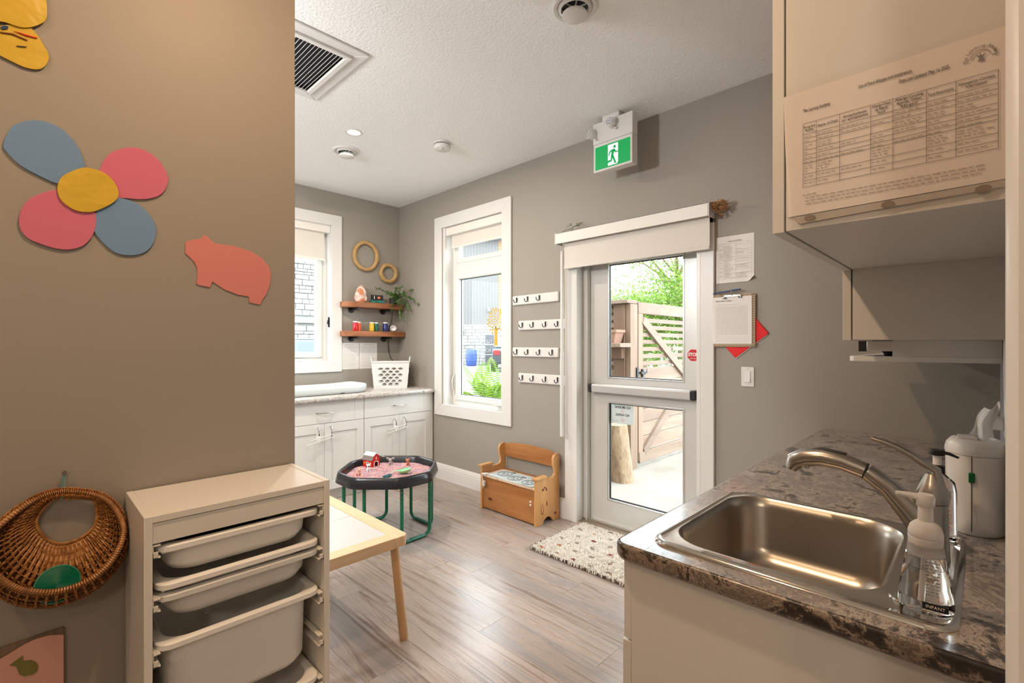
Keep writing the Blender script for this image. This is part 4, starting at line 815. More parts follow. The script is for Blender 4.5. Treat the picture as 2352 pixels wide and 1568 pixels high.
def base_cab(y0,y1,label):
    t=thing('base_cabinet',label,'cabinet',(-4.35,(y0+y1)/2,0),'cream base cabinets under the window counter')
    obj('cabinet_body',M().box(X1+.005,XC-.020,y0,y1,.10,.868).box(X1+.02,XC-.08,y0,y1,0,.10),mCAB,t)
    dr=obj('drawer_front',M().box(XC-.018,XC-.008,y0+.0015,y1-.0015,.682,.866).box(XC-.008,XC,y0+.0015,y0+.088,.682,.866).box(XC-.008,XC,y1-.088,y1-.0015,.682,.866).box(XC-.008,XC-.0012,y0+.089,y1-.089,.682,.866),mCAB,t)
    yc=(y0+y1)/2
    pull(t,dr,(XC,yc-.065,.772),(XC,yc+.065,.768),(.028,0,0))
    for a,b,yh in ((y0+.0015,yc-.0012,yc-.055),(yc+.0012,y1-.0015,yc+.055)):
        d=shaker('door',a,b,.102,.678,t); pull(t,d,(XC,yh,.650),(XC,yh,.545),(.030,0,0),mCHROME)
    obj('toe_kick',M().box(XC-.079,XC-.065,y0,y1,0,.0995),mCAB,t)
    return t
base_cab(2.187,2.930,'cream shaker base cabinet in the far corner by the tall window')
base_cab(1.440,2.184,'cream shaker base cabinet left of the corner cabinet, under the changing mat')
fl_=thing('counter_filler_panel','narrow cream filler panel between corner cabinet and wall','panel',(-4.1,2.945,0)); obj('panel',M().box(-4.6,-4.032,2.931,2.9525,0,.868),mCAB,fl_)
for yc,lb in ((2.5585,'white child safety lock looped on the corner cabinet handles'),(1.812,'white child safety lock looped on the left cabinet handles')):
    t=thing('cabinet_lock',lb,'child lock',(XC+.03,yc,.56)); x_=XC+.034
    q=M().tube([(x_+.004,yc-.13,.552),(x_+.006,yc-.06,.565),(x_+.004,yc+.055,.585),(x_,yc+.075,.572),(x_,yc+.07,.556),(x_+.002,yc+.03,.553),(x_+.006,yc-.06,.540),(x_+.004,yc-.16,.520)],.0028,7); obj('cord_loop',q,mVINYL,t,smooth=True)
    obj('lock_body',M().box(x_-.002,x_+.012,yc-.075,yc-.050,.525,.580),mVINYL,t,bevel=.004)
ct=obj('window_countertop',M().prism([(-4.682,.868),(-3.995,.868),(-3.990,.874),(-3.988,.888),(-3.991,.901),(-3.999,.905),(-4.682,.905)],'y',1.42,2.9675),mLAM2,None,smooth=True); tag(ct,'pale speckled granite-look countertop below the window','countertop')
# changing mat
cm=thing('changing_mat','pale grey-blue contoured changing mat on the window counter','changing mat',(-4.34,1.88,.905))
def cmf(u,v):
    # closed shell: v 0..1 from bottom outer edge over the rim into the scoop
    a=2*PI*u; c,s=math.cos(a),math.sin(a); e=.35; X=(abs(c)**e)*(1 if c>0 else -1); Y=(abs(s)**e)*(1 if s>0 else -1)
    pf=[(.93,.004),(.98,.02),(1.0,.055),(.985,.070),(.95,.074),(.90,.070),(.6,.036),(.3,.028),(.001,.026)]
    k=v*(len(pf)-1); i=min(int(k),len(pf)-2); t=k-i; r=pf[i][0]*(1-t)+pf[i+1][0]*t; z=pf[i][1]*(1-t)+pf[i+1][1]*t
    return (-4.36+.215*r*X,1.90+.42*r*Y,.906+z*(1+.25*(abs(Y)**3))*(.9))
obj('mat_shell',M().grid(cmf,64,24,cu=True),mat('mat_foam',(.58,.62,.62),.4),cm,smooth=True); obj('vent_slot',M().box(-4.147,-4.144,2.02,2.055,.914,.918),mBLK,cm)
# laundry basket with real holes
lb=thing('laundry_basket','white plastic basket with oval holes in the counter corner','basket',(-4.42,2.70,.905),rz=math.radians(-31.7-1))
H_=.27; b0,b1=.165,.19; d0,d1=.095,.115
def side_pt(side,s,t,off=0):
    w=b0+(b1-b0)*t; d=d0+(d1-d0)*t; z=H_*t
    if side==0: return Vector((d+off,-w+2*w*s,z))
    if side==2: return Vector((-d-off,w-2*w*s,z))
    if side==1: return Vector((d-2*d*s,w+off,z))
    return Vector((-d+2*d*s,-w-off,z))
def holes(side,ncol):
    q=M(); rows=6; t0,t1=.10,.80; s0,s1=.14,.86; n=20
    S=lambda s,t:side_pt(side,s,t)
    for a,b,c,d in ((0,1,0,t0),(0,1,t1,1),(0,s0,t0,t1),(s1,1,t0,t1)): q.add([S(a,c),S(b,c),S(b,d),S(a,d)],[(0,1,2,3)])
    for r in range(rows):
        ta=t0+(t1-t0)*r/rows; tb_=t0+(t1-t0)*(r+1)/rows; nc=ncol-(r+0)%2 if r%2==0 else ncol; nc=ncol-1 if r%2==0 else ncol
        cw=(s1-s0)/ncol; st=s0+(cw/2 if nc<ncol else 0)
        if nc<ncol:
            for a,b in ((s0,st),(s1-cw/2,s1)): q.add([S(a,ta),S(b,ta),S(b,tb_),S(a,tb_)],[(0,1,2,3)])
        for c in range(nc):
            a=st+c*cw; b=a+cw; mc,mt=(a+b)/2,(ta+tb_)/2; inn=[];out=[]
            for j in range(n):
                an=2*PI*j/n+PI/4*0; cx,sy=math.cos(an),math.sin(an); k=1/max(abs(cx),abs(sy)); out.append(S(mc+cw/2*cx*k,mt+(tb_-ta)/2*sy*k)); inn.append(S(mc+cw*.40*cx,mt+(tb_-ta)*.42*sy))
            q.add(out+inn,[(j,(j+1)%n,n+(j+1)%n,n+j) for j in range(n)])
            for j in range(0,n,1):
                pass
    return q
q=M()
for sd,nc in ((0,4),(1,3),(2,4),(3,3)): q.join(holes(sd,nc))
q.add([(d0,-b0,0),(d0,b0,0),(-d0,b0,0),(-d0,-b0,0)],[(0,1,2,3)])
o=obj('basket_wall',q,mVINYL,lb,local=True,merge=True); sm_=o.modifiers.new('solid','SOLIDIFY'); sm_.thickness=.004
q=M().tube([side_pt(0,s,1)+Vector((.003,0,0)) for s in (0.02,.98)]+[side_pt(2,s,1)+Vector((-.003,0,0)) for s in (.02,.98)],.006,8,closed=True,up=(0,0,1)); obj('rim',q,mVINYL,lb,local=True,smooth=True)
for s_ in (-1,1):
    q=M().tube([(-.05,s_*b1,H_),(-.045,s_*(b1+.004),H_+.035),(-.02,s_*(b1+.006),H_+.050),(.02,s_*(b1+.006),H_+.050),(.045,s_*(b1+.004),H_+.035),(.05,s_*b1,H_)],.006,8); obj('handle',q,mVINYL,lb,local=True,smooth=True)
# papers under shelf
for y0,y1,lbl in ((2.291,2.480,'left sheet of the two pages taped under the lower shelf'),(2.486,2.690,'right sheet of the two pages taped under the lower shelf')):
    t=thing('notice_sheet',lbl,'paper',(X1+.001,(y0+y1)/2,1.1),'notice pages under the shelf'); obj('sheet',M().box(X1+.0005,X1+.0022,y0,y1,1.100,1.372),mPAPER,t)
    q=M(); rc=word_rows(.04,(y1-y0)-.03,.25,.004,.01,.02); 
    for i in range(22): rc+=word_rows(.015,(y1-y0)-.012,.02+i*.0102,.0022,.006,.02,R.uniform(.6,1))
    lines(q,Vector((X1+.0024,y0,1.1)),Vector((0,1,0)),V,rc,(1,0,0),.0004); obj('print',q,mPRINTL,t,fix=False)
# shelves
def wshelf(z,y0,y1,label):
    t=thing('wall_shelf',label,'shelf',(X1,(y0+y1)/2,z),'pipe bracket shelves in the corner'); th=.055
    pts=[(X1+.002,y0),(X1+.09,y0),(X1+.15,y0+.075),(X1+.16,y0+.13),(X1+.16,y1-.05),(X1+.13,y1),(X1+.002,y1)]
    obj('shelf_plank',M().prism(pts,'z',z,z+th),mRUST,t,bevel=.004)
    for y in (y0+.13,y1-.19):
        b=obj('pipe_bracket',M().lathe([(.034,0),(.034,.006),(.018,.008),(.014,.02)],(X1+.001,y,z-.020),22,ax='x').tube([(X1+.015,y,z-.016),(X1+.135,y,z-.013)],.0105,12).lathe([(.0145,0),(.0145,.028),(.012,.031)],(X1+.125,y,z-.014),14,ax='x'),mIRON,t,smooth=True)
    return t
wshelf(1.735,2.262,2.948,'upper rustic wooden shelf on black pipe brackets'); wshelf(1.438,2.262,2.960,'lower rustic wooden shelf on black pipe brackets')
# salt lamp
sl_=thing('salt_lamp','orange and white salt crystal lamp on the upper shelf','lamp',(X1+.085,2.452,1.79))
q=M()
def saltf(u,v):
    a=2*PI*u; t=v; r=[.050,.062,.066,.064,.058,.050,.041,.028,.001]; k=t*8; i=min(int(k),7); f=k-i; rr=r[i]*(1-f)+r[i+1]*f
    nn=1+.32*noise.noise(Vector((math.cos(a)*1.2,math.sin(a)*1.2,t*3))); return (X1+.085+rr*nn*math.cos(a)*.8,2.452+rr*nn*math.sin(a)+.012*t,1.800+.175*t)
obj('crystal',M().grid(saltf,14,9,cu=True),mat('salt',(.55,.20,.10),.5,var=((14,14,11),(.78,.60,.52),.46,.56),bump=(60,.5,.006)),sl_); obj('base',M().lathe([(.048,0),(.050,.004),(.048,.012)],(X1+.085,2.452,1.790),24),mRUST,sl_,smooth=True)
# I heart TEACHING sign
tg=thing('teaching_sign','black I heart TEACHING letter block on the upper shelf','sign',(X1+.11,2.64,1.79))
u_=Vector((.25,1,0)).normalized(); n_=Vector((1,-.25,0)).normalized(); c0=Vector((X1+.115,2.625,1.79))
def obox(c,u,n,w,d,z0,z1): 
    q=M(); P_=[c-u*w/2-n*d/2,c+u*w/2-n*d/2,c+u*w/2+n*d/2,c-u*w/2+n*d/2]; return q.add([(p.x,p.y,z0) for p in P_]+[(p.x,p.y,z1) for p in P_],[(3,2,1,0),(4,5,6,7),(0,1,5,4),(1,2,6,5),(2,3,7,6),(3,0,4,7)])
obj('upper_block',obox(c0,u_,n_,.125,.02,1.822,1.875),mBLK,tg); obj('lower_block',obox(c0,u_,n_,.150,.018,1.790,1.822),mBLK,tg)
text('lettering','I',.045,c0-u_*.030+n_*.0106+Vector((0,0,.058)),u_,V,mTW,tg,bold=.001); text('lettering','TEACHING',.034,c0+n_*.0106+Vector((0,0,.016)),u_,V,mat('teal_letters',(.03,.30,.24),.5),tg,w=.15,bold=.001)
q=M(); hp=[]
for j in range(24): t=2*PI*j/24; hp.append((16*math.sin(t)**3/16*.017,(13*math.cos(t)-5*math.cos(2*t)-2*math.cos(3*t)-math.cos(4*t))/16*.017))
P_=[c0+u_*(.018+a)+n_*.0112+Vector((0,0,.058+b)) for a,b in hp]; q.add(P_,[tuple(range(24))]); obj('heart',q,mat('heart_orange',(.72,.16,.06),.5),tg)
# paint jars
def jar(y,x,c,label,s=1):
    t=thing('paint_jar',label,'jar',(x,y,1.493),'paint jars on the lower shelf'); 
    obj('glass_body',M().lathe([(.020*s,0),(.024*s,.003),(.025*s,.01),(.025*s,.066*s),(.021*s,.076*s),(.019*s,.080*s)],(x,y,1.4935),22),mat('paint_'+label.split()[0],c,.18,coat=.5),t,smooth=True)
    obj('lid',M().lathe([(.0215*s,0),(.0215*s,.010),(.020*s,.012)],(x,y,1.4935+.080*s),22),mTW,t,smooth=True)
jar(2.388,X1+.10,(.55,.005,.012),'red paint jar, leftmost on the lower shelf',1.1); jar(2.435,X1+.075,(.75,.08,.01),'orange paint jar next to the red one',1.05); jar(2.575,X1+.095,(.72,.45,.02),'yellow paint jar in the middle of the lower shelf',1.05); jar(2.635,X1+.075,(.01,.13,.06),'green paint jar between yellow and blue',1.05); jar(2.735,X1+.095,(.015,.03,.16),'blue paint jar, rightmost on the lower shelf',1.1)
jar(2.765,X1+.065,(.05,.02,.15),'violet paint jar half hidden behind the blue one',1.0)
dsh=thing('white_cup','small white cup lying tilted at the right end of the lower shelf','cup',(X1+.09,2.835,1.493)); mx=Matrix.Translation((X1+.085,2.838,1.525))@Matrix.Rotation(math.radians(62),4,Vector((.5,1,0)))
obj('cup',M().lathe([(.020,-.03),(.030,-.028),(.034,.02),(.031,.02),(.028,-.022),(.001,-.024)],(0,0,0),26).xf(mx),mTW,dsh,smooth=True)
cdd=obj('lamp_cord',M().tube([(X1+.06,2.845,1.735),(X1+.02,2.86,1.62),(X1+.015,2.835,1.55),(X1+.012,2.82,1.44),(X1+.012,2.822,1.30),(X1+.02,2.84,1.22),(X1+.03,2.87,1.17)],.0035,6),mBLK,None,smooth=True); tag(cdd,'black electric cord hanging below the lower shelf','cord')
# wreaths
def wreath(y,z,ra,rb,rt,label):
    t=thing('straw_wreath',label,'wreath',(X1+.03,y,z),'straw wreaths on the corner wall'); n=40
    pts=[Vector((X1+.004+rt,y+ra*math.cos(2*PI*j/n)*(1+.03*math.sin(2*PI*j/n*2)),z+rb*math.sin(2*PI*j/n))) for j in range(n)]
    o=obj('straw_ring',M().tube(pts,[rt*(1+.07*noise.noise(p*40)) for p in pts],12,closed=True),mSTRAW,t,smooth=True)
    q=M()
    for j in range(0,120):
        a=2*PI*j/120; c=Vector((X1+.004+rt,y+ra*math.cos(a),z+rb*math.sin(a))); ph=R.uniform(0,2*PI); rd=Vector((0,math.cos(a),math.sin(a))); tg_=Vector((0,-math.sin(a),math.cos(a)))
        p0=c+(rd*math.cos(ph)+Vector((1,0,0))*math.sin(ph))*rt*1.0; q.tube([p0,p0+tg_*.03+rd*R.uniform(-.004,.004)+Vector((R.uniform(0,.004),0,0))],.0016,4)
    obj('loose_straw',q,mSTRAW,t,kind='stuff')
wreath(2.547,2.290,.130,.142,.0195,'larger oval straw wreath hanging above the salt lamp'); wreath(2.818,2.137,.093,.090,.0200,'smaller round straw wreath hanging in the corner above the plant')
# trailing plant
pl=thing('trailing_plant','trailing green house plant in the corner on the upper shelf','plant',(X1+.09,2.82,1.79))
obj('pot',M().lathe([(.035,0),(.045,.065),(.042,.065),(.034,.01),(.001,.01)],(X1+.09,2.835,1.792),22),mat('pot_dark',(.05,.04,.035),.6),pl,smooth=True)
qs=M(); base=Vector((X1+.09,2.835,1.85))
def leafq(q,p,d,l,w,up):
    d=d.normalized(); s_=d.cross(up); s_=s_.normalized() if s_.length>.01 else Vector((1,0,0)); n=s_.cross(d)
    q.add([p,p+d*l*.4+s_*w/2+n*w*.12,p+d*l,p+d*l*.4-s_*w/2+n*w*.12,p+d*l*.45-n*w*.1],[(0,1,4),(1,2,4),(2,3,4),(3,0,4)])
vines=[]; ends=[(.12,-.14,.06),(.14,-.05,.10),(.10,.04,.13),(.16,.05,.06),(.12,-.02,-.05),(.15,.08,-.08),(.14,.0,-.18),(.13,.06,-.24),(.19,.10,-.12),(.10,-.07,-.12),(.22,.10,.0),(.30,.10,-.05),(.20,.11,.10),(.15,-.10,.02),(.06,-.22,.10),(.17,.03,-.02),(.12,-.04,.03),(.09,-.10,.08),(.11,.02,-.30),(.20,.09,-.25),(.18,.07,-.32)]
lq=None; nl_=0
for i,e in enumerate(ends):
    e=Vector(e); p=[base,base+Vector((e.x*.35,e.y*.35,.05+.03*R.random())),base+Vector((e.x*.8,e.y*.8,max(e.z*.4,-.05)+.03)),base+e]
    p=[Vector((min(v.x,-4.3),min(v.y,2.955),v.z)) for v in p]; path=[crom3([p[0]]+p+[p[3]],(1+t*3/8)/6) if False else None for t in range(9)]
    path=[]
    for t in range(11):
        f=t/10; path.append((1-f)**3*p[0]+3*f*(1-f)**2*p[1]+3*f*f*(1-f)*p[2]+f**3*p[3])
    qs.tube(path,.0015,4)
    for t in range(2,11):
        for k_ in range(2):
            d=(path[t]-path[t-1])+Vector((R.uniform(-1,1),R.uniform(-1,1),R.uniform(-.9,.5)))*.03; l=R.uniform(.03,.055); q=M(); leafq(q,Vector((0,0,0)),d,l,l*.46,Vector((0,0,1)))
            if nl_<280:
                nl_+=1; lf_=obj('leaf',q,mLEAF,pl,local=True,fix=False); lf_.location=path[t]-Vector(pl.location)
obj('stem',qs,mat('stem_green',(.09,.13,.04),.6),pl)
# ================================================================ SMALL PINE BENCH
bn=thing('pine_bench','small honey pine storage bench with armrests against the wall by the door','bench',(-2.67,2.80,0))
bx0,bx1,by0,by1=-2.975,-2.361,2.664,2.945
side=[(by0,0),(by0+.075,0),(by0+.095,.030),(by0+.13,.048),(by0+.165,.040),(by0+.185,.018),(by0+.20,0),(by1-.002,0),(by1-.002,.505),(by1-.03,.512),(by1-.065,.500),(by1-.080,.475),(by1-.078,.420),(by1-.062,.385),(by1-.060,.360),(by1-.078,.340),(by1-.11,.332),(by0+.12,.332),(by0+.115,.345),(by0,.345)]
for x0,x1,m_ in ((bx0,bx0+.018,mPINEV),(bx1-.018,bx1,mPINEV)):
    obj('side_panel',M().prism(side,'x',x0,x1),m_,bn,bevel=.002)
    obj('armrest',M().box(x0-.014,x1+.014,by0-.014,by0+.118,.345,.364),mPINEV,bn,bevel=.004)
obj('front_panel',M().box(bx0+.018,bx1-.018,by0+.012,by0+.030,.012,.265),mPINE,bn,bevel=.001)
bt=[(bx0+.016,.395),(bx1-.016,.395),(bx1-.016,.500),(bx1-.10,.518),((bx0+bx1)/2,.528),(bx0+.10,.518),(bx0+.016,.500)]
obj('back_rail',M().prism([(bx0-.006,.385),(bx1+.006,.385),(bx1+.006,.492),(bx1-.10,.514),((bx0+bx1)/2,.527),(bx0+.10,.514),(bx0-.006,.492)],'y',by1-.001,by1+.006) if False else M().prism(bt,'y',by1-.022,by1-.003),mPINE,bn,bevel=.002)
obj('back_ledge',M().box(bx0+.018,bx1-.018,by1-.045,by1-.005,.255,.285),mPINE,bn,bevel=.001)
lid=obj('seat_lid',M().box(bx0+.019,bx1-.019,by0+.002,by1-.046,.268,.286),mat('worn_lid',(.66,.50,.36),.5,var=(70,(.45,.25,.12),.55,.68)),bn,bevel=.002)
obj('hinge',M().box(-2.80,-2.76,by1-.055,by1-.040,.285,.289),mat('brass',(.6,.42,.12),.3,.8),bn)
for (x,z,a,b) in ((-2.87,.095,.026,.012),(-2.71,.215,.005,.004)): obj('knot',M().prism([(x+a*math.cos(t),z+b*math.sin(t)) for t in [2*PI*j/14 for j in range(14)]],'y',by0+.0112,by0+.0122),mKNOT,bn)
for (y,z,a,b,mm) in ((by0+.072,.085+.03,.016,.040,mKNOT2),(by0+.072,.118,.010,.032,mPINEV),(by0+.125,.150,.007,.020,mKNOT2),(by0+.080,.262,.013,.010,mKNOT),(by0+.118,.258,.010,.012,mKNOT),(by0+.10,.275,.012,.008,mKNOT2),(by0+.225,.055,.016,.010,mKNOT2)):
    e_=.0003 if mm is not mPINEV else .0006; obj('knot',M().prism([(y+a*math.cos(t),z+b*math.sin(t)) for t in [2*PI*j/16 for j in range(16)]],'x',bx1-.0005,bx1+e_),mm,bn)
sh=thing('drawing_sheet','dotted paper with circle face drawings lying on the pine bench seat','drawing',(-2.66,2.77,.287))
def drw(u,v): x=-2.905+.50*u; y=2.672+.205*v-.01*u; return (x,y,.2885+.006*math.sin(u*7+1)*max(0,.25-v)+.001*math.sin(v*9))
obj('sheet',M().grid(drw,28,10),mat('dotted_paper',(.56,.63,.65),.8,var=(420,(.34,.46,.50),.5,.6)),sh,smooth=True)
q=M()
for cx,cy_,r in ((-2.81,2.785,.062),(-2.66,2.745,.058),(-2.50,2.735,.055)):
    q.tube([(cx+r*math.cos(t),cy_+r*.95*math.sin(t),.2925) for t in [2*PI*j/24 for j in range(24)]],.0016,4,closed=True)
    for dx in (-.02,.02): q.tube([(cx+dx+.009*math.cos(t),cy_+.012+.009*math.sin(t),.2925) for t in [2*PI*j/10 for j in range(10)]],.0011,4,closed=True)
    q.tube([(cx-.02,cy_-.018,.2925),(cx,cy_-.026,.2925),(cx+.02,cy_-.018,.2925)],.0013,4)
    for k_ in range(8): q.tube([(cx+.02+k_*.005,cy_+r,.2925),(cx+.022+k_*.005+R.uniform(-.004,.006),cy_+r+.016,.2925)],.001,4)
obj('pen_lines',q,mBLK,sh)
lk=thing('bench_latch','white plastic child latch strap hanging on the front of the pine bench','child lock',(-2.935,2.66,.27))
obj('latch_plate',M().box(-2.955,-2.905,2.655,2.70,.2865,.296),mVINYL,lk,bevel=.003); obj('strap',M().tube([(-2.935,2.657,.292),(-2.940,2.650,.270),(-2.925,2.650,.235),(-2.920,2.650,.205),(-2.925,2.650,.185),(-2.940,2.650,.172)],.006,6,flat=.4),mVINYL,lk,smooth=True); obj('buckle',M().box(-2.935,-2.908,2.644,2.662,.195,.240),mDOOR,lk,bevel=.003)
obj('latch_catch',M().lathe([(.008,0),(.008,-.004)],(-2.425,by0+.012,.175),14,ax='y').lathe([(.008,0),(.008,-.004)],(-2.425,by0+.012,.150),14,ax='y'),mPAPER,bn,label='pale round stick-on catch')
# ================================================================ RUG
rg=thing('rug','cream shag rug with small coloured spots in front of the door','rug',(-1.60,2.65,0)); rx0,rx1,ry0,ry1=-2.150,-.95,2.352,2.955
obj('rug_backing',M().box(rx0+.006,rx1,ry0+.006,ry1-.006,.0005,.012),mRUGD,rg)
q=M(); spots=[]
for i in range(10):
    for j in range(6): spots.append((rx0+.07+i*.13+(j%2)*.065,ry0+.05+j*.105,R.choice([1,1,2,1,3]),R.uniform(.012,.019)))
def rz_(x,y): return .016+.003*noise.noise(Vector((x*30,y*30,0)))
for i in range(34000):
    x=R.uniform(rx0,rx1-.15); y=R.uniform(ry0,ry1); mi=0
    for sx_,sy_,mm,rr in spots:
        if abs(x-sx_)<rr and abs(y-sy_)<rr*.62: mi=mm if (x<sx_+rr*.4) else (2 if mm==1 and R.random()<.5 else mm); break
    if mi==0 and R.random()<.025: mi=1
    edge=min(x-rx0,y-ry0); 
    if edge<.008 and R.random()<.5: mi=4
    h=rz_(x,y); a=R.uniform(0,2*PI); l=.0035; dx,dy=R.uniform(-.006,.006),R.uniform(-.006,.006)
    q.add([(x-l*math.cos(a),y-l*math.sin(a),.006),(x+l*math.cos(a),y+l*math.sin(a),.006),(x+dx+l*.7*math.cos(a),y+dy+l*.7*math.sin(a),h+.006),(x+dx-l*.7*math.cos(a),y+dy-l*.7*math.sin(a),h+.006)],[(0,1,2,3)],mi)
obj('pile',q,[mRUG,mRUGG,mRUGO,mRUGR,mRUGD],rg,kind='stuff',fix=False)
# ================================================================ KITCHEN (right)
CX0,CX1,CY0,CY1,CZ=-.600,.0545,.943,2.9675,.912
sy0,sy1,sx0,sx1=.992,1.522,-.542,-.024     # sink outer
kc=thing('kitchen_countertop','dark speckled granite-look countertop around the sink','countertop',(-.27,1.95,.875))
hx0,hx1,hy0,hy1=sx0+.018,sx1-.095,sy0+.022,sy1-.018
def ctp(x0,x1,y0,y1): return M().box(x0,x1,y0,y1,CZ-.037,CZ)
q=M(); q.prism([(CX0+.03-.0262*math.sin(PI/2*i/8),CY0+.03-.0262*math.cos(PI/2*i/8)) for i in range(9)][::-1]+[(hx0,CY0+.004),(hx0,CY1),(CX0+.004,CY1)],'z',CZ-.037,CZ+.0002); q.box(hx0,CX1,CY0+.004,hy0,CZ-.037,CZ).box(hx0,CX1,hy1,CY1,CZ-.037,CZ).box(hx1,CX1,hy0,hy1,CZ-.037,CZ)
obj('laminate_top',q,mLAM,kc,merge=False)
# soften the front edge with a rounded nosing
def edge_prof(c): return [(c+.0045,CZ),(c,CZ-.0008),(c-.0022,CZ-.003),(c-.0032,CZ-.007),(c-.0036,CZ-.022),(c-.002,CZ-.030),(c+.002,CZ-.0355),(c+.008,CZ-.037),(c+.0045,CZ-.02)]
q=M().prism(edge_prof(CY0),'x',CX0+.03,CX1).prism(edge_prof(CX0),'y',CY0+.03,CY1); q.lathe([(.0255,CZ),(.030,CZ-.0008),(.0322,CZ-.003),(.0332,CZ-.007),(.0336,CZ-.022),(.032,CZ-.030),(.028,CZ-.0355),(.022,CZ-.037)],(CX0+.03,CY0+.03,0),48); obj('edge_nosing',q,mLAMD,kc,smooth=True)
sk=thing('sink','stainless steel drop-in sink with a single bowl','sink',(-.28,1.26,.915))
bx0_,bx1_,byy0,byy1=-.522,-.128,1.034,1.500
def sinkprof():
    A=lambda ins,r:rrect(sx0+ins,sx1-ins,sy0+ins,sy1-ins,r,8)
    B=lambda ins,r:rrect(bx0_+ins,bx1_-ins,byy0+ins,byy1-ins,r,8)
    return [(A(0,.045),CZ+.0005),(A(.003,.044),CZ+.006),(A(.010,.04),CZ+.0085),(A(.016,.036),CZ+.0055),(B(-.004,.095),CZ+.0052),(B(.0,.092),CZ+.0048),(B(.006,.088),CZ-.002),(B(.012,.085),CZ-.02),(B(.020,.082),CZ-.13),(B(.032,.078),CZ-.158),(B(.060,.065),CZ-.172),(B(.12,.05),CZ-.177),(B(.17,.02),CZ-.179)]
L_=sinkprof(); q=M(); loft(q,L_[:6],capb=False); obj('sink_rim',q,mSTEELP,sk,smooth=True,fix=False)
q=M(); loft(q,L_[5:],capb=True); obj('sink_bowl',q,mSTEEL,sk,smooth=True,fix=False)
dcx,dcy=(bx0_+bx1_)/2,(byy0+byy1)/2
obj('drain',M().lathe([(.043,.001),(.041,.003),(.034,.001),(.012,.001),(.009,.004),(.001,.004)],(dcx,dcy,CZ-.1795),28),mSTEELP,sk,smooth=True)
obj('hole_cover',M().lathe([(.024,0),(.022,.003),(.001,.0035)],(-.095,1.075,CZ+.0055),24),mSTEELP,sk,smooth=True,label='round polished plug in the sink deck')
# faucet
YF=1.29; fc=thing('kitchen_faucet','brushed nickel pull-out faucet with lever handle','faucet',(-.07,YF,CZ))
zd=CZ+.0055
q=M(); loft(q,[(rrect(-.105,-.033,YF-.125,YF+.125,.034,8),zd),(rrect(-.104,-.034,YF-.124,YF+.124,.034,8),zd+.006),(rrect(-.100,-.038,YF-.118,YF+.118,.030,8),zd+.010)],capb=True); obj('base_plate',q,mNICKEL,fc,smooth=True)
bx=-.072
q=M().lathe([(.028,zd+.008),(.0272,zd+.02),(.0255,zd+.06),(.0245,zd+.115),(.0245,zd+.122)],(bx,YF,0),28); obj('faucet_body',q,mNICKEL,fc,smooth=True)
q=M().lathe([(.0250,zd+.1232),(.0264,zd+.127),(.0268,zd+.136),(.0240,zd+.150),(.0185,zd+.162),(.0145,zd+.172),(.011,zd+.180),(.001,zd+.184)],(bx,YF,0),28); obj('valve_dome',q,mNICKEL,fc,smooth=True)
hp_=[at(p[0],p[1],'y',YF) for p in [(2150,1080),(2120,1062),(2095,1045),(2060,1026),(2030,1014),(2003,1006)]]
q=M().tube([(bx+.012,YF,zd+.150)]+[tuple(p) for p in hp_],[.015,.0140,.0125,.0108,.0102,.0105,.0075],14,flat=.62); obj('lever',q,mNICKEL,fc,smooth=True)
spx=[(2130,1215),(2085,1165),(2040,1118),(1990,1082),(1935,1060),(1890,1050),(1850,1049),(1826,1058),(1817,1075)]
sp=[at(p[0],p[1],'y',YF) for p in spx]
q=M().tube([tuple(p) for p in sp[:4]],[.030,.025,.0198,.0178],18); obj('spout_arm',q,mNICKEL,fc,smooth=True)
q=M().tube([tuple(p) for p in sp[3:]],[.0178,.0195,.0205,.0212,.0205,.013],18); 
q.tube([tuple(sp[6]),tuple(sp[6]+Vector((-.006,0,-.022)))],[.017,.0145],16); obj('spray_head',q,mNICKEL,fc,smooth=True)
obj('spray_button',M().tube([tuple(sp[4]+Vector((.008,0,.0198))),tuple(sp[5]+Vector((.0,0,.0205))),tuple(sp[6]+Vector((.01,0,.0198)))],[.005,.0075,.004],10,flat=.45),mDGREY,fc,smooth=True)
obj('spray_joint',M().tube([tuple(sp[3]),tuple(sp[3].lerp(sp[4],.06))],[.0183,.0185],18),mBLK,fc)
# soap bottles
def bottle(name,label,x,y,z,prof,n=28,sx=1,sy=1): 
    t=thing(name,label,'soap bottle',(x,y,z)); obj('bottle_body',M().lathe(prof,(x,y,z),n,sx=sx,sy=sy),mGLASS,t,smooth=True); return t
bz=zd+.0005
fb=bottle('foam_soap_bottle','clear foaming soap pump bottle in front of the faucet','x',0,0,[(.001,0)]) if False else thing('foam_soap_bottle','clear foaming soap pump bottle with frosted pump in front of the faucet','soap bottle',(-.068,1.062,bz))
fx,fy=-.068,1.062
obj('bottle_body',M().lathe([(.032,0),(.0362,.003),(.0375,.010),(.0362,.022),(.0325,.05),(.0272,.080),(.0240,.103),(.022,.113)],(fx,fy,bz),32),mGLASS,fb,smooth=True)
obj('soap_level',M().lathe([(.0282,.072),(.0283,.0725)],(fx,fy,bz),28),mat('soap_surface',(.9,.9,.9),.05,trans=1,ior=1.2),fb)
obj('pump_collar',M().lathe([(.0225,.104),(.0232,.110),(.0236,.118),(.0222,.119),(.0236,.121),(.0232,.128),(.0205,.137),(.0150,.143),(.0105,.146),(.0100,.172),(.0098,.174)],(fx,fy,bz),28),mPEEL,fb,smooth=True)
obj('pump_insert',M().lathe([(.0200,.088),(.0205,.108)],(fx,fy,bz),24).tube([(fx,fy,bz+.1),(fx-.004,fy,bz+.012)],.0035,8),mPEEL,fb,smooth=True)
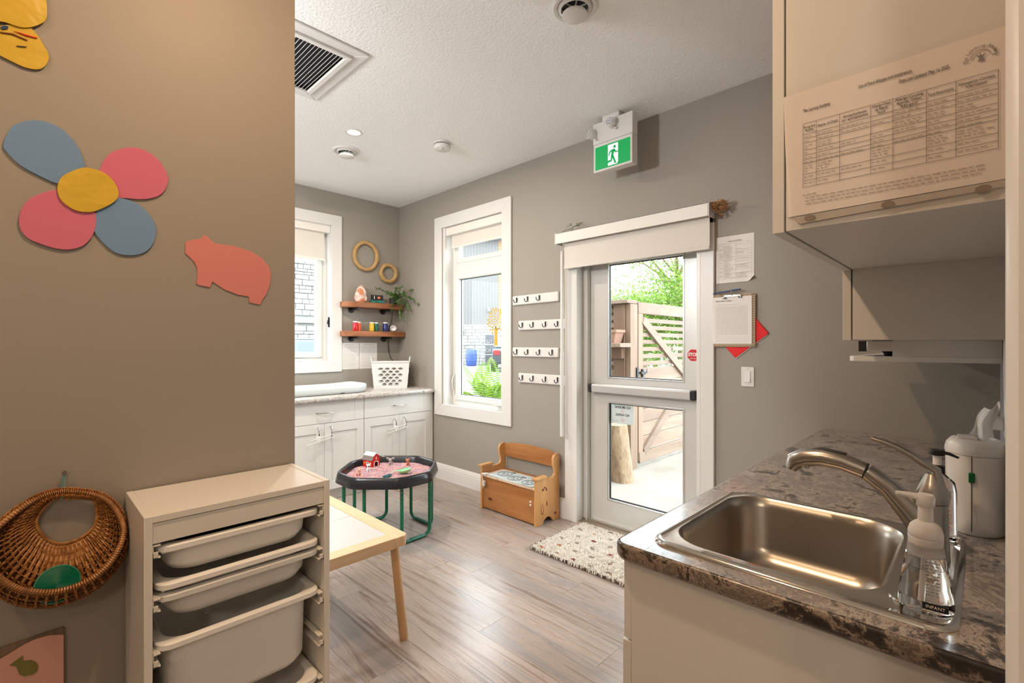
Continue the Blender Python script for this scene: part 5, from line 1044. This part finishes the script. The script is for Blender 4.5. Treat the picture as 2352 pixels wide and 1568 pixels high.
q=M().lathe([(.011,.170),(.0125,.172),(.0128,.186),(.011,.190),(.001,.191)],(fx,fy,bz),24).tube([(fx,fy,bz+.183),(fx-.022,fy-.006,bz+.186),(fx-.038,fy-.010,bz+.187)],[.009,.0065,.005],12,flat=.7); obj('pump_head',q,mPEEL,fb,smooth=True)
vd=Vector((0-fx,0-fy,0)).normalized(); vr=Vector((-vd.y,vd.x,0))
c_=Vector((fx,fy,bz+.022))+vd*.0376+vr*.012
obj('black_label',obox(Vector((c_.x,c_.y,0)),vr,vd,.032,.0012,bz+.013,bz+.024),mBLK,fb); text('lettering','INFANT',.0068,Vector((c_.x,c_.y,bz+.0185))+vd*.0009,vr,V,mPAPER,fb)
q=M()
for i in range(11): rr=.030-i*.0004; lines(q,Vector((fx,fy,bz+.036+i*.0048))+vd*(.0362-i*.00125)+vr*.0,vr,V,word_rows(0,.018,0,.0016,.003,.006),tuple(vd),.0008)
obj('back_print',q,mPRINT,fb,fix=False)
hb=thing('hand_sanitizer_bottle','clear hand wash bottle with black pump behind the faucet','soap bottle',(-.073,1.458,bz)); gx,gy=-.073,1.458
obj('bottle_body',M().lathe([(.028,0),(.0325,.003),(.0335,.012),(.0335,.112),(.030,.132),(.016,.146),(.0115,.152)],(gx,gy,bz),30),mGLASS,hb,smooth=True)
obj('pump_collar',M().lathe([(.0135,.150),(.0135,.166),(.008,.168),(.0045,.170)],(gx,gy,bz),24),mBLK,hb,smooth=True); obj('pump_stem',M().lathe([(.008,.168),(.008,.192)],(gx,gy,bz),18),mTW,hb,smooth=True)
q=M().lathe([(.013,.190),(.0145,.194),(.013,.202),(.001,.203)],(gx,gy,bz),22).tube([(gx,gy,bz+.197),(gx+.02,gy-.004,bz+.196),(gx+.036,gy-.008,bz+.190)],[.008,.006,.004],10,flat=.6); obj('pump_head',q,mBLK,hb,smooth=True)
q=M(); vd2=Vector((-gx,-gy,0)).normalized(); vr2=Vector((-vd2.y,vd2.x,0))
for i in range(7): lines(q,Vector((gx,gy,bz+.03+i*.009))+vd2*.0340+vr2*.004,vr2,V,word_rows(0,.02,0,.003,.003,.006),tuple(vd2),.0004)
obj('label_print',q,mPK,hb,fix=False)
# wipe dispenser
wd=thing('wipe_dispenser','white oval paper-wipe dispenser with a green latch by the kitchen wall','dispenser',(-.018,1.585,CZ))
def oval(a,b,cx=-.012,cy_=1.612,n=40):
    a*=.82; b*=.80; return [(cx+a*math.cos(2*PI*j/n),cy_+b*math.sin(2*PI*j/n)) for j in range(n)]
q=M(); loft(q,[(oval(.060,.076),CZ+.001),(oval(.063,.079),CZ+.004),(oval(.064,.081),CZ+.020),(oval(.0655,.084),CZ+.172),(oval(.066,.085),CZ+.186)],capb=True,capt=True); obj('body',q,mTRIM,wd,smooth=True)
q=M(); loft(q,[(oval(.0675,.087),CZ+.187),(oval(.068,.088),CZ+.194),(oval(.064,.084),CZ+.208),(oval(.054,.074),CZ+.219),(oval(.044,.064),CZ+.222),(oval(.040,.058),CZ+.217),(oval(.02,.03),CZ+.216)],capb=True,capt=True); obj('lid',q,mat('lid_grey',(.66,.66,.63),.3),wd,smooth=True)
obj('lid_flap',M().box(-.045,-.008,1.575,1.625,CZ+.215,CZ+.226),mTRIM,wd,bevel=.004)
cv=Vector((0+.018,0-1.607,0)).normalized(); fp=Vector((-.018,1.607,0)); 
aa=math.atan2(-1,-.10); pf=Vector((-.012+.0541*math.cos(aa),1.612+.0680*math.sin(aa),0)); 
obj('seam',M().tube([(pf.x-.0003,pf.y+.002,CZ+.01),(pf.x,pf.y-.0002,CZ+.186)],.0009,5),mDGREY,wd); obj('green_latch',M().box(pf.x-.0055,pf.x+.0055,pf.y-.006,pf.y+.002,CZ+.126,CZ+.149),mat('latch_green',(.0,.10,.02),.4),wd,bevel=.002)
tis=thing('tissue','white wipe sheet pulled up through the dispenser lid','tissue',(-.022,1.60,CZ+.24))
def tf(u,v): x=-.030+.050*u*(1-.55*v)+.035*v+.004*math.sin(6*v+3*u); y=1.60+.010*math.sin(8*u+2*v)+.01*v; return (x,y,CZ+.221+.075*v+.012*u*v-.006*math.sin(5*u))
obj('sheet',M().grid(tf,10,12),mat('tissue_white',(.85,.84,.82),.9),tis,smooth=True)
# base cabinets under kitchen counter
def kbase(y0,y1,label):
    t=thing('kitchen_base_cabinet',label,'cabinet',(-.27,(y0+y1)/2,0),'base cabinets under the kitchen counter')
    obj('side_panel',M().box(-.568,.054,y0,y0+.016,.0,CZ-.038),mCAB,t); obj('side_panel',M().box(-.568,.054,y1-.016,y1,.0,CZ-.038),mCAB,t); obj('cabinet_back',M().box(.040,.054,y0+.016,y1-.016,.1,CZ-.2),mCAB,t); obj('bottom_panel',M().box(-.55,.04,y0+.016,y1-.016,.1,.116),mCAB,t)
    ym=(y0+y1)/2
    for a,b in ((y0+.001,ym-.001),(ym+.001,y1-.001)):
        d=obj('drawer_front',M().box(-.587,-.569,a,b,.690,CZ-.040),mCAB,t,bevel=.001); pull(t,d,(-.587,(a+b)/2-.05,.78),(-.587,(a+b)/2+.05,.78),(-.028,0,0))
        d=obj('door',M().box(-.590,-.570,a,b,.102,.684),mCAB,t,bevel=.001); pull(t,d,(-.590,(b if b<ym else a)-.03*(1 if b<ym else -1),.64),(-.590,(b if b<ym else a)-.03*(1 if b<ym else -1),.54),(-.028,0,0))
    return t
kbase(.966,1.90,'cream kitchen base cabinet under the sink, nearest the camera'); kbase(1.903,2.95,'cream kitchen base cabinet beyond the sink by the door wall')
# upper cabinets
def upper(y0,y1,z0,z1,label,xf_=-.249):
    t=thing('kitchen_wall_cabinet',label,'cabinet',(-.1,(y0+y1)/2,z0),'wall cabinets over the kitchen counter')
    obj('cabinet_body',M().box(xf_,.0545,y0,y1,z0,z1),mCAB,t); ym=(y0+y1)/2
    for a,b in ((y0,ym-.001),(ym+.001,y1)): d=obj('door',M().box(xf_-.022,xf_-.003,a,b,z0-.002,z1),mCAB,t,bevel=.001)
    return t
YU=.950; ZU=1.5605
upper(YU,1.560,ZU,2.35,'cream wall cabinet nearest the camera with a sheet taped on its side'); upper(1.562,2.94,1.372,2.35,'lower-hanging cream wall cabinet above the microwave')  # lower cabinet's unseen far length extended to keep the wall beneath dark
q=M()
for x_,y_ in ((-.22,1.0),(.0,1.0),(-.22,1.5),(.0,1.5)): q.lathe([(.014,0),(.014,-.0015)],(x_,y_,ZU),18)
kp=thing('microwave_niche','cream shelf bracket box fixed under the lower wall cabinet','shelf',(-.1,2.0,1.3)); 
obj('side_panel',M().box(-.200,.040,1.90,1.916,1.3215,1.3715),mCAB,kp); obj('shelf_board',M().prism([(-.300,1.90),(.040,1.90),(.040,2.75),(-.31,2.75),(-.312,1.912)],'z',1.305,1.321),mTRIM,kp); obj('back_panel',M().box(.0405,.0545,1.917,2.75,1.3215,1.3715),mCAB,kp)  # shelf also lengthened out of view to block light from the wall
mw=thing('microwave','steel appliance on the shelf under the wall cabinet','microwave',(-.15,2.05,1.335)); obj('case',M().box(-.268,.03,1.920,2.19,1.337,1.3705),mALU,mw,bevel=.002); obj('front_panel',M().box(-.290,-.268,1.922,2.19,1.336,1.3702),mBLK,mw); obj('foot',M().lathe([(.012,0),(.016,.012),(.02,.016)],(-.215,1.96,1.3212),14),mBLK,mw)
# kitchen wall: taped sheet and outlet
ks=thing('wall_sheet','thin printed sheet curling off the kitchen wall beside the dispenser','paper',(YB-.004,1.75,1.2))
def ksf(u,v): return (YB-.004-.012*math.sin(PI*v)*(.4+.6*abs(math.sin(5*u))),1.55+.30*u,1.0+.62*v)
obj('sheet',M().grid(ksf,12,16),mPAPER,ks,smooth=True)
ou=thing('wall_outlet','white outlet plate on the kitchen wall near the corner','outlet',(YB-.003,2.2,1.13)); obj('outlet_plate',M().box(YB-.007,YB-.0003,2.12,2.19,1.07,1.185),mTRIM,ou,bevel=.002); obj('plug',M().box(YB-.035,YB-.007,2.135,2.175,1.09,1.13),mTRIM,ou,bevel=.003)
# allergy sheet in sleeve on the side of the near wall cabinet
al=thing('allergy_list_sheet','laminated allergy list table taped to the near wall cabinet side','paper',(-.1,YU,1.7))
def A3(px,py,e=.0): return at(px,py,'y',YU-e)
def zp(x,y): return (1760+x/2.8,y/2.8)
q=M(); c=[A3(*zp(110,628),.002),A3(*zp(140,1398),.002),A3(*zp(1560,1145),.002),A3(*zp(1570,155),.002)]
q.add(c+[p+Vector((0,.0012,0)) for p in c],[(0,1,2,3),(7,6,5,4),(0,4,5,1),(1,5,6,2),(2,6,7,3),(3,7,4,0)]); obj('sheet',q,mat('sheet_pinkish',(.82,.76,.72),.5),al)
def sleeve(u,v):
    a=A3(*zp(112,590),0); b=A3(*zp(1580,115),0); d=A3(*zp(175,1470),0); e=A3(*zp(1560,1285),0); p=a.lerp(b,u).lerp(d.lerp(e,u),v); w=.0007*noise.noise(Vector((u*26,v*16,4)))*max(0,1-3*u)**1.5; return (p.x,YU-.0045-w,p.z)
ms=pane_mat('sleeve_film',(.97,.96,.95),.022)
obj('plastic_sleeve',M().grid(sleeve,50,30),ms,al,smooth=True)
qb=M(); 
P0,P1,P2,P3=zp(175,1400),zp(1555,1150),zp(1555,1190),zp(215,1440)
qb.add([A3(*p,.0035) for p in (P0,P1,P2,P3)],[(0,1,2,3)]); obj('sleeve_strip',qb,mat('sleeve_strip_grey',(.50,.46,.41),.4),al)
for hx,hy in ((280,1400),(782,1313),(1395,1212)):
    pc=A3(*zp(hx,hy),.0042); obj('punch_hole',M().lathe([(.0065,0),(.0065,-.0004)],(pc.x,pc.y,pc.z),18,ax='y',sx=1.3,sy=.8),mat('hole_shadow',(.25,.20,.16),.8),al)
# table grid in sheet coordinates (x = metres along the panel)
xs=[A3(*zp(x_,800),.003).x for x_ in (235,320,470,670,812,1028,1218,1490)]
def Zt(x_,frac): # z for top (0) .. bottom (1) of the table
    zt_=A3(*zp(235,800),.003).z; zb_=A3(*zp(240,1205),.003).z; return zt_+(zb_-zt_)*frac
ztop=Zt(0,0); zbot=Zt(0,1)
q=M(); yy=YU-.0030
def hl(x0,x1,z,w=.0007): q.add([(x0,yy,z),(x1,yy,z),(x1,yy,z+w),(x0,yy,z+w)],[(0,1,2,3)])
def vl(x,z0,z1,w=.0007): q.add([(x,yy,z0),(x+w,yy,z0),(x+w,yy,z1),(x,yy,z1)],[(0,1,2,3)])
for x in xs: vl(x,zbot,ztop)
for f in (0,.17,.24,.31,.42,.50,.57,.63,.80,.90,1): hl(xs[0],xs[-1],ztop+(zbot-ztop)*f)
obj('table_lines',q,mPRINT,al,fix=False)
q=M(); fr=(.17,.24,.31,.42,.50,.57,.63,.80,.90,1)
for ci in range(7):
    for i in range(9):
        z1_=ztop+(zbot-ztop)*fr[i]; z0_=ztop+(zbot-ztop)*fr[i+1]
        if ci in (2,3,4) and R.random()<.55: continue
        z=z1_-.005
        while z>z0_+.0015:
            for a,b,cc,d in word_rows(xs[ci]+.002,xs[ci+1]-.002,0,.0013,.003,.008,R.uniform(.4,.9)): q.add([(a,yy,z),(b,yy,z),(b,yy,z+.0013),(a,yy,z+.0013)],[(0,1,2,3)])
            z-=.0045
for i in range(4):
    z=zbot-.014-i*.0055
    for a,b,cc,d in word_rows(xs[0]-.0+.004*(i>0),xs[-1]-.01 if i else xs[0]+.02,0,.0014,.004,.010,.97 if i else 1): q.add([(a,yy,z),(b,yy,z),(b,yy,z+.0014),(a,yy,z+.0014)],[(0,1,2,3)])
obj('fine_print',q,mPRINTL,al,fix=False)
ty=YU-.0032
def lab(s,px,py,size,w=None,m=mPRINT): p=A3(*zp(px,py),.0032); text('lettering',s,size,(p.x,ty,p.z),(1,0,0),(0,0,1),m,al,w=w,depth=.0001)
lab('List of Food Allergies and Intolerances',760,507,.0078,.066,mPRINTD); lab('Date Last Updated: May 1st 2025',1010,478,.0078,.057,mPRINTD); lab('The Learning Academy',322,690,.008,.040,mPRINTD)
zh=ztop+(zbot-ztop)*.085
for i,s in enumerate(('Program\nRoom','Name of Child','Anaphylaxis\nor symptoms','Allergy-Causi\nng Agent:\nFood','Allergy-Causing\nAgents: Other\nAllergens','Food Restrictions','Emergency Contact\nInformation')):
    text('lettering',s,.0058,((xs[i]+xs[i+1])/2,ty,zh),(1,0,0),(0,0,1),mPRINTD,al,depth=.0001,w=(xs[i+1]-xs[i])*.84)
# arched logo text + little tree mark
lc=A3(*zp(1378,365),.0032); arc='The Learning Academy'
for i,ch in enumerate(arc):
    if ch==' ': continue
    a=math.radians(188-i*(196/19)); r_=.0155; text('logo_lettering',ch,.0062,(lc.x+r_*math.cos(a),ty,lc.z+r_*math.sin(a)),(math.sin(a),0,-math.cos(a)),(math.cos(a),0,math.sin(a)),mPRINT,al,depth=.0001)
q=M().prism([(lc.x-.003,lc.z-.006),(lc.x+.004,lc.z-.006),(lc.x+.002,lc.z-.001),(lc.x+.006,lc.z+.004),(lc.x+.001,lc.z+.002),(lc.x,lc.z+.006),(lc.x-.001,lc.z+.002),(lc.x-.005,lc.z+.004),(lc.x-.001,lc.z-.001)],'y',ty-.0002,ty); obj('logo_tree',q,mPRINT,al)
q=M().tube([(lc.x+.010*math.cos(t),ty,lc.z+.010*math.sin(t)) for t in [PI*j/14 for j in range(15)]],.0005,4); obj('logo_arc',q,mPRINTL,al)
# ================================================================ OUTSIDE
struct('ground',M().box(-60,30,3.17,60,-.20,-.03),mASPH); struct('ground_side',M().box(-60,-4.883,-30,3.17,-.20,-.03),mASPH)
pa=struct('patio',M().box(-4.6,1.6,3.17,6.9,-.05,-.018),mPATIO)
# exterior eave / building skin so that the sky reaches the glass as outdoors
XG=-2.73; YG=4.80
gt=thing('wooden_gate','pale cedar garden gate with diagonal braces seen through the door glass','gate',(XG,5.5,0))
gy0_,gy1_=YG,YG+1.42
def board(t,name,x0,x1,y0,y1,z0,z1,m,lab=None): return obj(name,M().box(x0,x1,y0,y1,z0,z1),m,t,bevel=.004,seg=1,label=lab)
board(gt,'top_rail',XG-.045,XG,gy0_,gy1_,1.70,1.83,mCEDAR); board(gt,'bottom_rail',XG-.045,XG+.01,gy0_+.01,gy1_,.03,.15,mCEDAR)
board(gt,'stile',XG-.045,XG,gy0_,gy0_+.10,.05,1.70,mCEDARV); board(gt,'stile',XG-.045,XG,gy1_-.20,gy1_-.10,.15,1.70,mCEDARV); board(gt,'stile',XG-.05,XG-.005,gy1_-.09,gy1_,.15,1.70,mCEDARV)
z=1.655; first=None
for i in range(7):
    board(gt,'slat',XG-.040,XG-.024,gy0_+.10,gy1_-.10,z-.05,z,mCEDAR); z-=.082
z=1.09
for hgt in (.155,.155,.155,.155,.155,.155):
    board(gt,'plank',XG-.040,XG-.022,gy0_+.10,gy1_-.10,z-hgt+.004,z,mCEDAR); z-=hgt
def brace(pa_,pb_,w=.095):
    a=Vector((0,*pa_)); b=Vector((0,*pb_)); d=(b-a).normalized(); n=Vector((0,-d.z,d.y))*w/2
    pts=[(v.y,v.z) for v in (a-n,b-n,b+n,a+n)]; obj('diagonal_brace',M().prism(pts,'x',XG-.022,XG+.012),mCEDAR,gt,bevel=.003,seg=1)
brace((gy0_+.10,1.63),(gy1_-.17,.93)); brace((gy0_+.12,.14),(gy1_-.17,.93),.09)
q=M().box(XG,XG+.012,gy0_-.05,gy0_-.01,.98,1.10).box(XG+.005,XG+.03,gy0_+.01,gy0_+.14,1.03,1.05).box(XG+.005,XG+.025,gy0_+.05,gy0_+.08,.99,1.08).tube([(XG+.02,gy0_+.10,1.02),(XG+.03,gy0_+.13,1.05),(XG+.02,gy0_+.15,1.08)],.006,6); obj('latch',q,mBLK,gt)
obj('hinge',M().box(XG,XG+.014,gy1_-.03,gy1_+.06,1.42,1.56).box(XG,XG+.014,gy1_-.03,gy1_+.06,.6,.74),mat('hinge_grey',(.35,.37,.40),.5),gt)
fn=thing('fence_post','thick cedar gate post with a cap rail beside the gate','fence post',(-2.86,4.70,0))
board(fn,'post',-2.94,-2.80,4.62,4.74,-.02,1.80,mCEDARO); board(fn,'post_trim',-2.798,-2.735,4.64,4.79,-.02,1.80,mCEDARV); board(fn,'cap_rail',-3.20,-2.745,4.58,4.80,1.805,1.845,mCEDAR)
fz=thing('slatted_fence','cedar slatted fence panel left of the gate post','fence',(-3.6,4.72,0))
board(fz,'fence_post',-3.10,-3.02,4.74,4.80,-.02,1.8,mCEDARO)
z=1.77
for i in range(8): board(fz,'slat',-4.5,-2.94,4.70,4.72,z-.055,z,mCEDAR); z-=.086
z=1.07
for i in range(7): board(fz,'plank',-4.5,-2.94,4.70,4.72,z-.15,z-.004,mCEDAR); z-=.154
board(fz,'shelf_bracket',-2.95,-2.80,4.56,4.618,1.20,1.324,mCEDARO)
ps=thing('fence_shelf','small cedar shelf on the fence carrying the planter','shelf',(-3.0,4.58,1.29)); board(ps,'shelf_board',-3.18,-2.72,4.40,4.62,1.325,1.37,mCEDAR)
pt=thing('flower_pot','peach coloured square tapered planter on the fence shelf','planter',(-3.08,4.53,1.32))
q=M(); loft(q,[(rrect(-3.05,-2.83,4.455,4.60,.01,2),1.3705),(rrect(-3.08,-2.80,4.44,4.615,.01,2),1.48),(rrect(-3.09,-2.785,4.43,4.625,.01,2),1.485),(rrect(-3.09,-2.785,4.43,4.625,.01,2),1.515),(rrect(-3.08,-2.80,4.44,4.615,.01,2),1.515),(rrect(-3.07,-2.81,4.45,4.605,.01,2),1.48)]); obj('planter_body',q,mTERRA,pt,fix=False)
sp_=thing('log_stump','upright pale log standing in front of the fence post','log',(-2.62,4.24,-.018))
def lg(u,v):
    a=2*PI*u; r=.110*(1+.10*noise.noise(Vector((math.cos(a)*1.5,math.sin(a)*1.5,v*2)))+.05*noise.noise(Vector((math.cos(a)*9,math.sin(a)*9,v*12))))*(1.02-.10*v); return (-2.590-.07*v+r*math.cos(a),4.24+r*math.sin(a),-.018+.56*v)
q=M().grid(lg,48,30,cu=True); obj('bark',q,mLOG,sp_,smooth=True); obj('cut_top',M().add([lg(j/48,1) for j in range(48)],[tuple(range(48))]),mCEDAR,sp_)
kf=thing('low_fence','low cedar fence boards beyond the gate','fence',(-4.5,7.2,0))
for i in range(10): board(kf,'picket',-5.2+i*.28,-4.94+i*.28,7.2,7.23,-.03,.34+.02*(i%3),mCEDARV)
# trees
def tree(label,x,y,h,r,n,m,trunk=.08,sz=.10,dens=2.2,grp='trees beyond the fence',low=.35):
    t=thing('tree',label,'tree',(x,y,-.03),grp); q=M(); q.tube([(x,y,-.03),(x+.1,y,h*.4),(x-.1,y+.1,h*.75)],[trunk,trunk*.7,trunk*.3],8); tips=[]
    for i in range(16):
        a=R.uniform(0,2*PI); z=h*R.uniform(low,.9); e=Vector((x+r*R.uniform(.4,.95)*math.cos(a),y+r*R.uniform(.4,.95)*math.sin(a),z+R.uniform(-.2,.5))); b=Vector((x,y,z*.8)); q.tube([b,b.lerp(e,.5)+Vector((0,0,.15)),e],[trunk*.35,trunk*.2,.008],5); tips+= [b.lerp(e,.5)+Vector((0,0,.15)),e,b.lerp(e,.75)]
    obj('trunk_and_branches',q,mBARK,t); q=M(); sz*=.62
    for i in range(int(n*dens)):
        c=R.choice(tips); p=c+Vector((R.gauss(0,1),R.gauss(0,1),R.gauss(0,.6)))*r*.20
        d=Vector((R.uniform(-1,1),R.uniform(-1,1),R.uniform(-.8,.3))).normalized(); leafq(q,p,d,sz*R.uniform(.7,1.2),sz*.62,Vector((R.uniform(-.4,.4),R.uniform(-.4,.4),1)))
    obj('foliage',q,m,t,kind='stuff',fix=False); return t
tree('light green maple whose branches hang above the gate',-5.3,11.2,4.6,2.1,1300,mLEAFO,.09,.13,low=.62)
tree('small airy tree behind the slatted fence, left of the door view',-6.9,9.0,3.9,1.0,650,mLEAFO,.05,.12,low=.5)
tree('dense leafy tree behind the right end of the gate',-4.6,10.0,3.3,1.5,3600,mLEAFO,.09,.13,low=.45)
tree('tall darker tree far behind the gate',-9.5,18.0,3.6,1.6,2200,mLEAFD,.12,.14)
tree('broad green shrub tree directly behind the gate',-5.6,9.4,2.3,1.7,5200,mLEAFO,.07,.12,low=.5)
tree('bright green tree farther back behind the gate',-7.6,13.6,2.9,2.4,4500,mLEAFO,.1,.14,low=.45)
# ferns outside window 2
def frond(L,wd,cv):
    q=M(); n=26; pts=[Vector((L*t*(1-.25*t*cv),0,L*(.9*t-.55*cv*t*t))) for t in [i/n for i in range(n+1)]]; q.tube(pts,[.004*(1-.8*i/n) for i in range(n+1)],4)
    for i in range(2,n):
        f=i/n; l=wd*math.sin(PI*min(1,f*.93+.08))**.8; d=(pts[i+1]-pts[i-1]).normalized()
        for s_ in (-1,1): leafq(q,pts[i],Vector((d.x*.35,s_,d.z*.35-.15)),l,.022,Vector((0,0,1)))
    return q
fr_meshes=[]
for L,wd,cv in ((.55,.11,.75),(.48,.10,.9),(.62,.12,.6)):
    o=obj('frond',frond(L,wd,cv),mFERN,None,fix=False); fr_meshes.append(o.data); bpy.data.objects.remove(o)
for x,y,lbl,s_ in ((-4.02,3.72,'bright green fern outside the left side of the tall window',1.15),(-3.70,4.05,'bright green fern in the middle below the tall window glass',1.15),(-3.55,3.62,'bright green fern outside the right side of the tall window',1.0),(-4.35,4.15,'bright green fern farthest left outside the tall window',1.2)):
    t=thing('fern',lbl,'fern',(x,y,.42),'ferns outside the tall window')
    for k_ in range(13):
        o=bpy.data.objects.new('frond',fr_meshes[k_%3]); COL.objects.link(o); o.parent=t; o.rotation_euler=(R.uniform(-.2,.2),R.uniform(-.55,.1),k_*2*PI/13+R.uniform(-.2,.2)); o.scale=(s_*1.12,)*3
pb_=obj('planter_bed',M().box(-5.6,-3.3,3.25,4.55,-.03,.42),mBARK,None); tag(pb_,'raised soil bed holding the ferns outside the tall window','planter bed')
# far building behind window 2 (rotated to face the camera)
fb_=thing('far_building','grey sided building with pale stone base across the street','building',(0,0,0)); fb_.location=(-23.8,21.5,-.03)
fw=Vector((-math.sin(YAW),math.cos(YAW),0)); rt=Vector((math.cos(YAW),math.sin(YAW),0)); B0=Vector((-23.8,21.5,-.03))
def fbx(a0,a1,b0,b1,z0,z1,name,m,lab=None):  # a along rt, b depth along fw
    q=M().box(a0,a1,b0,b1,z0,z1); mx=Matrix(((rt.x,fw.x,0,0),(rt.y,fw.y,0,0),(0,0,1,0),(0,0,0,1))); q.xf(mx); return obj(name,q,m,fb_,local=True,label=lab)
fbx(-3.2,1.05,0,6,2.65,8.3,'siding_wall',mSIDE); fbx(-3.2,6,.0,6,0,2.6,'stone_wall',mSTONEB); fbx(1.05,6,.02,6,2.65,8.3,'clad_wall',mBROWNP)
for i in range(22): fbx(-3.2+i*.2,-3.2+i*.2+.03,-.03,0,2.65,8.3,'siding_rib',mSIDE)
for i in range(26): fbx(1.05,6,-.01,.0,2.7+i*.21,2.7+i*.21+.18,'clad_board',mBROWNP)
fbx(-3.6,6.4,-.6,7,8.3,8.45,'eave',mat('eave_grey',(.25,.26,.28),.6)); fbx(-3.2,6,-.06,0,2.58,2.68,'ledge',mSTONE); fbx(1.3,3.2,-.06,0,4.6,6.4,'window',mDGREY); fbx(1.4,3.1,-.08,-.05,4.7,6.3,'window_pane',mat('far_pane',(.28,.32,.35),.1))
fbx(.2,.75,-.1,.0,0,2.0,'dark_door',mDGREY); fbx(.35,.5,-.25,0,3.55,3.8,'wall_lamp',mSTONE); fbx(-1.95,-1.8,-.08,0,6.0,6.2,'vent_cover',mDGREY); fbx(-1.55,-1.25,-.08,0,1.95,2.3,'meter_box',mDGREY)
st_m=None
for r in range(12):
    a=-3.2+R.uniform(-.3,0)
    while a<1.6:
        w=R.uniform(.4,.9)
        if a+w>-3.2: fbx(max(a,-3.2),a+w-.03,-.05,0,.03+r*.213,.03+r*.213+.19,'stone',mSTONE)
        a+=w
dp=thing('drain_pipe','dark downpipe and rail at the left of the far grey building','pipe',(-25.6,19.7,0)); 
pA=B0+rt*-3.0+fw*-.15; obj('pipe',M().tube([pA+Vector((0,0,3.4)),pA+rt*.35+Vector((0,0,2.9)),pA+rt*.35+Vector((0,0,.1))],.08,8),mDGREY,dp)
rl=thing('street_railing','pale metal railing in front of the far building','railing',tuple(B0+fw*-1)); 
pA=B0+fw*-1.0; q=M().tube([pA+rt*-3+Vector((0,0,1.35)),pA+rt*1.0+Vector((0,0,1.35))],.04,6).tube([pA+rt*-3+Vector((0,0,.7)),pA+rt*1.0+Vector((0,0,.7))],.03,6); obj('rail',q,mSTONE,rl)
for k_ in range(4): obj('railing_post',M().tube([pA+rt*(-3+k_*1.33)+Vector((0,0,0)),pA+rt*(-3+k_*1.33)+Vector((0,0,1.35))],.04,6),mSTONE,rl)
pA=B0+rt*-.62+fw*-1.6+Vector((0,0,.005))
bb_=thing('blue_barrel','blue plastic barrel in front of the far building','barrel',tuple(pA)); obj('barrel_body',M().lathe([(.28,0),(.32,.05),(.34,.35),(.355,.55),(.34,.78),(.31,1.0),(.27,1.04),(.001,1.05)],tuple(pA),24),mBAR,bb_,smooth=True); obj('hoop',M().lathe([(.350,.33),(.36,.35),(.350,.37)],tuple(pA),24,caps=False).lathe([(.350,.70),(.36,.72),(.350,.74)],tuple(pA),24,caps=False),mBAR,bb_,smooth=True)
# cars
def car(label,loc,rz,paint,s=1.0):
    t=thing('car',label,'car',loc,rz=rz)
    bd_=[(-2.2,.35),(-2.15,.85),(-1.95,.98),(-1.0,1.05),(.9,1.02),(1.9,.88),(2.2,.70),(2.25,.35)]
    obj('body',M().prism([(a*s,b*s) for a,b in bd_],'y',-.88*s,.88*s),paint,t,local=True,bevel=.06,seg=3)
    obj('roof',M().add([(-1.75*s,-.74*s,1.02*s),(1.15*s,-.74*s,1.02*s),(1.15*s,.74*s,1.02*s),(-1.75*s,.74*s,1.02*s),(-1.35*s,-.6*s,1.48*s),(.35*s,-.6*s,1.48*s),(.35*s,.6*s,1.48*s),(-1.35*s,.6*s,1.48*s)],[(3,2,1,0),(4,5,6,7),(0,1,5,4),(1,2,6,5),(2,3,7,6),(3,0,4,7)]),mWINB,t,local=True,bevel=.05,seg=2)
    obj('roof_panel',M().box(-1.33*s,.33*s,-.58*s,.58*s,1.475*s,1.505*s),paint,t,local=True,bevel=.01)
    for x in (-1.35,1.4):
        for y in (-.86,.86): obj('wheel',M().lathe([(.20*s,-.1*s),(.32*s,-.1*s),(.33*s,0),(.32*s,.1*s),(.20*s,.1*s)],(x*s,y*s,.33*s),20,ax='y'),mBLK,t,local=True,smooth=True)
    for y in (-.7,.7): obj('tail_light',M().box(-2.2*s,-2.12*s,(y-.12)*s,(y+.12)*s,.72*s,.90*s),mTAIL,t,local=True)
    for y in (-.65,.65): obj('headlight',M().box(2.10*s,2.2*s,(y-.15)*s,(y+.15)*s,.62*s,.74*s),mLENS,t,local=True)
    return t
car('white car parked outside below the left window view',(-9.6,4.25,-.03),math.radians(80),mCARW,1.0)
pA=B0+rt*2.05+fw*-6.0; car('dark car with a red tail light seen through the tall window',(pA.x,pA.y,-.03),YAW+PI/2,mCARB,1.2)
# stone building seen through window 1
sb=thing('stone_building','pale stone wall of the neighbouring building seen through the left window','building',(-14.2,5.6,0))
obj('wall_core',M().box(-14.6,-14.04,2.5,9.2,-.03,6.5),mSTONEB,sb); obj('stone_ledge',M().box(-14.04,-13.94,2.5,9.2,1.97,2.03),mSTONE,sb)
z=.05; ns_c=0
while z<4.6:
    hh=R.choice([.085,.11,.14,.17]); y=3.6+R.uniform(-.2,0)
    while y<7.6:
        w=R.uniform(.14,.52)
        if not(1.93<z+hh and z<2.05) and ns_c<295 and (z>1.0 or y>4.6 and y<6.6): obj('stone',M().box(-14.04,-14.04+R.uniform(.03,.06),y,y+w-.012,z,z+hh-.012),mSTONE,sb,bevel=.008,seg=1); ns_c+=1
        y+=w
    z+=hh
print('TRIS',sum(len(m.polygons) for m in bpy.data.meshes))
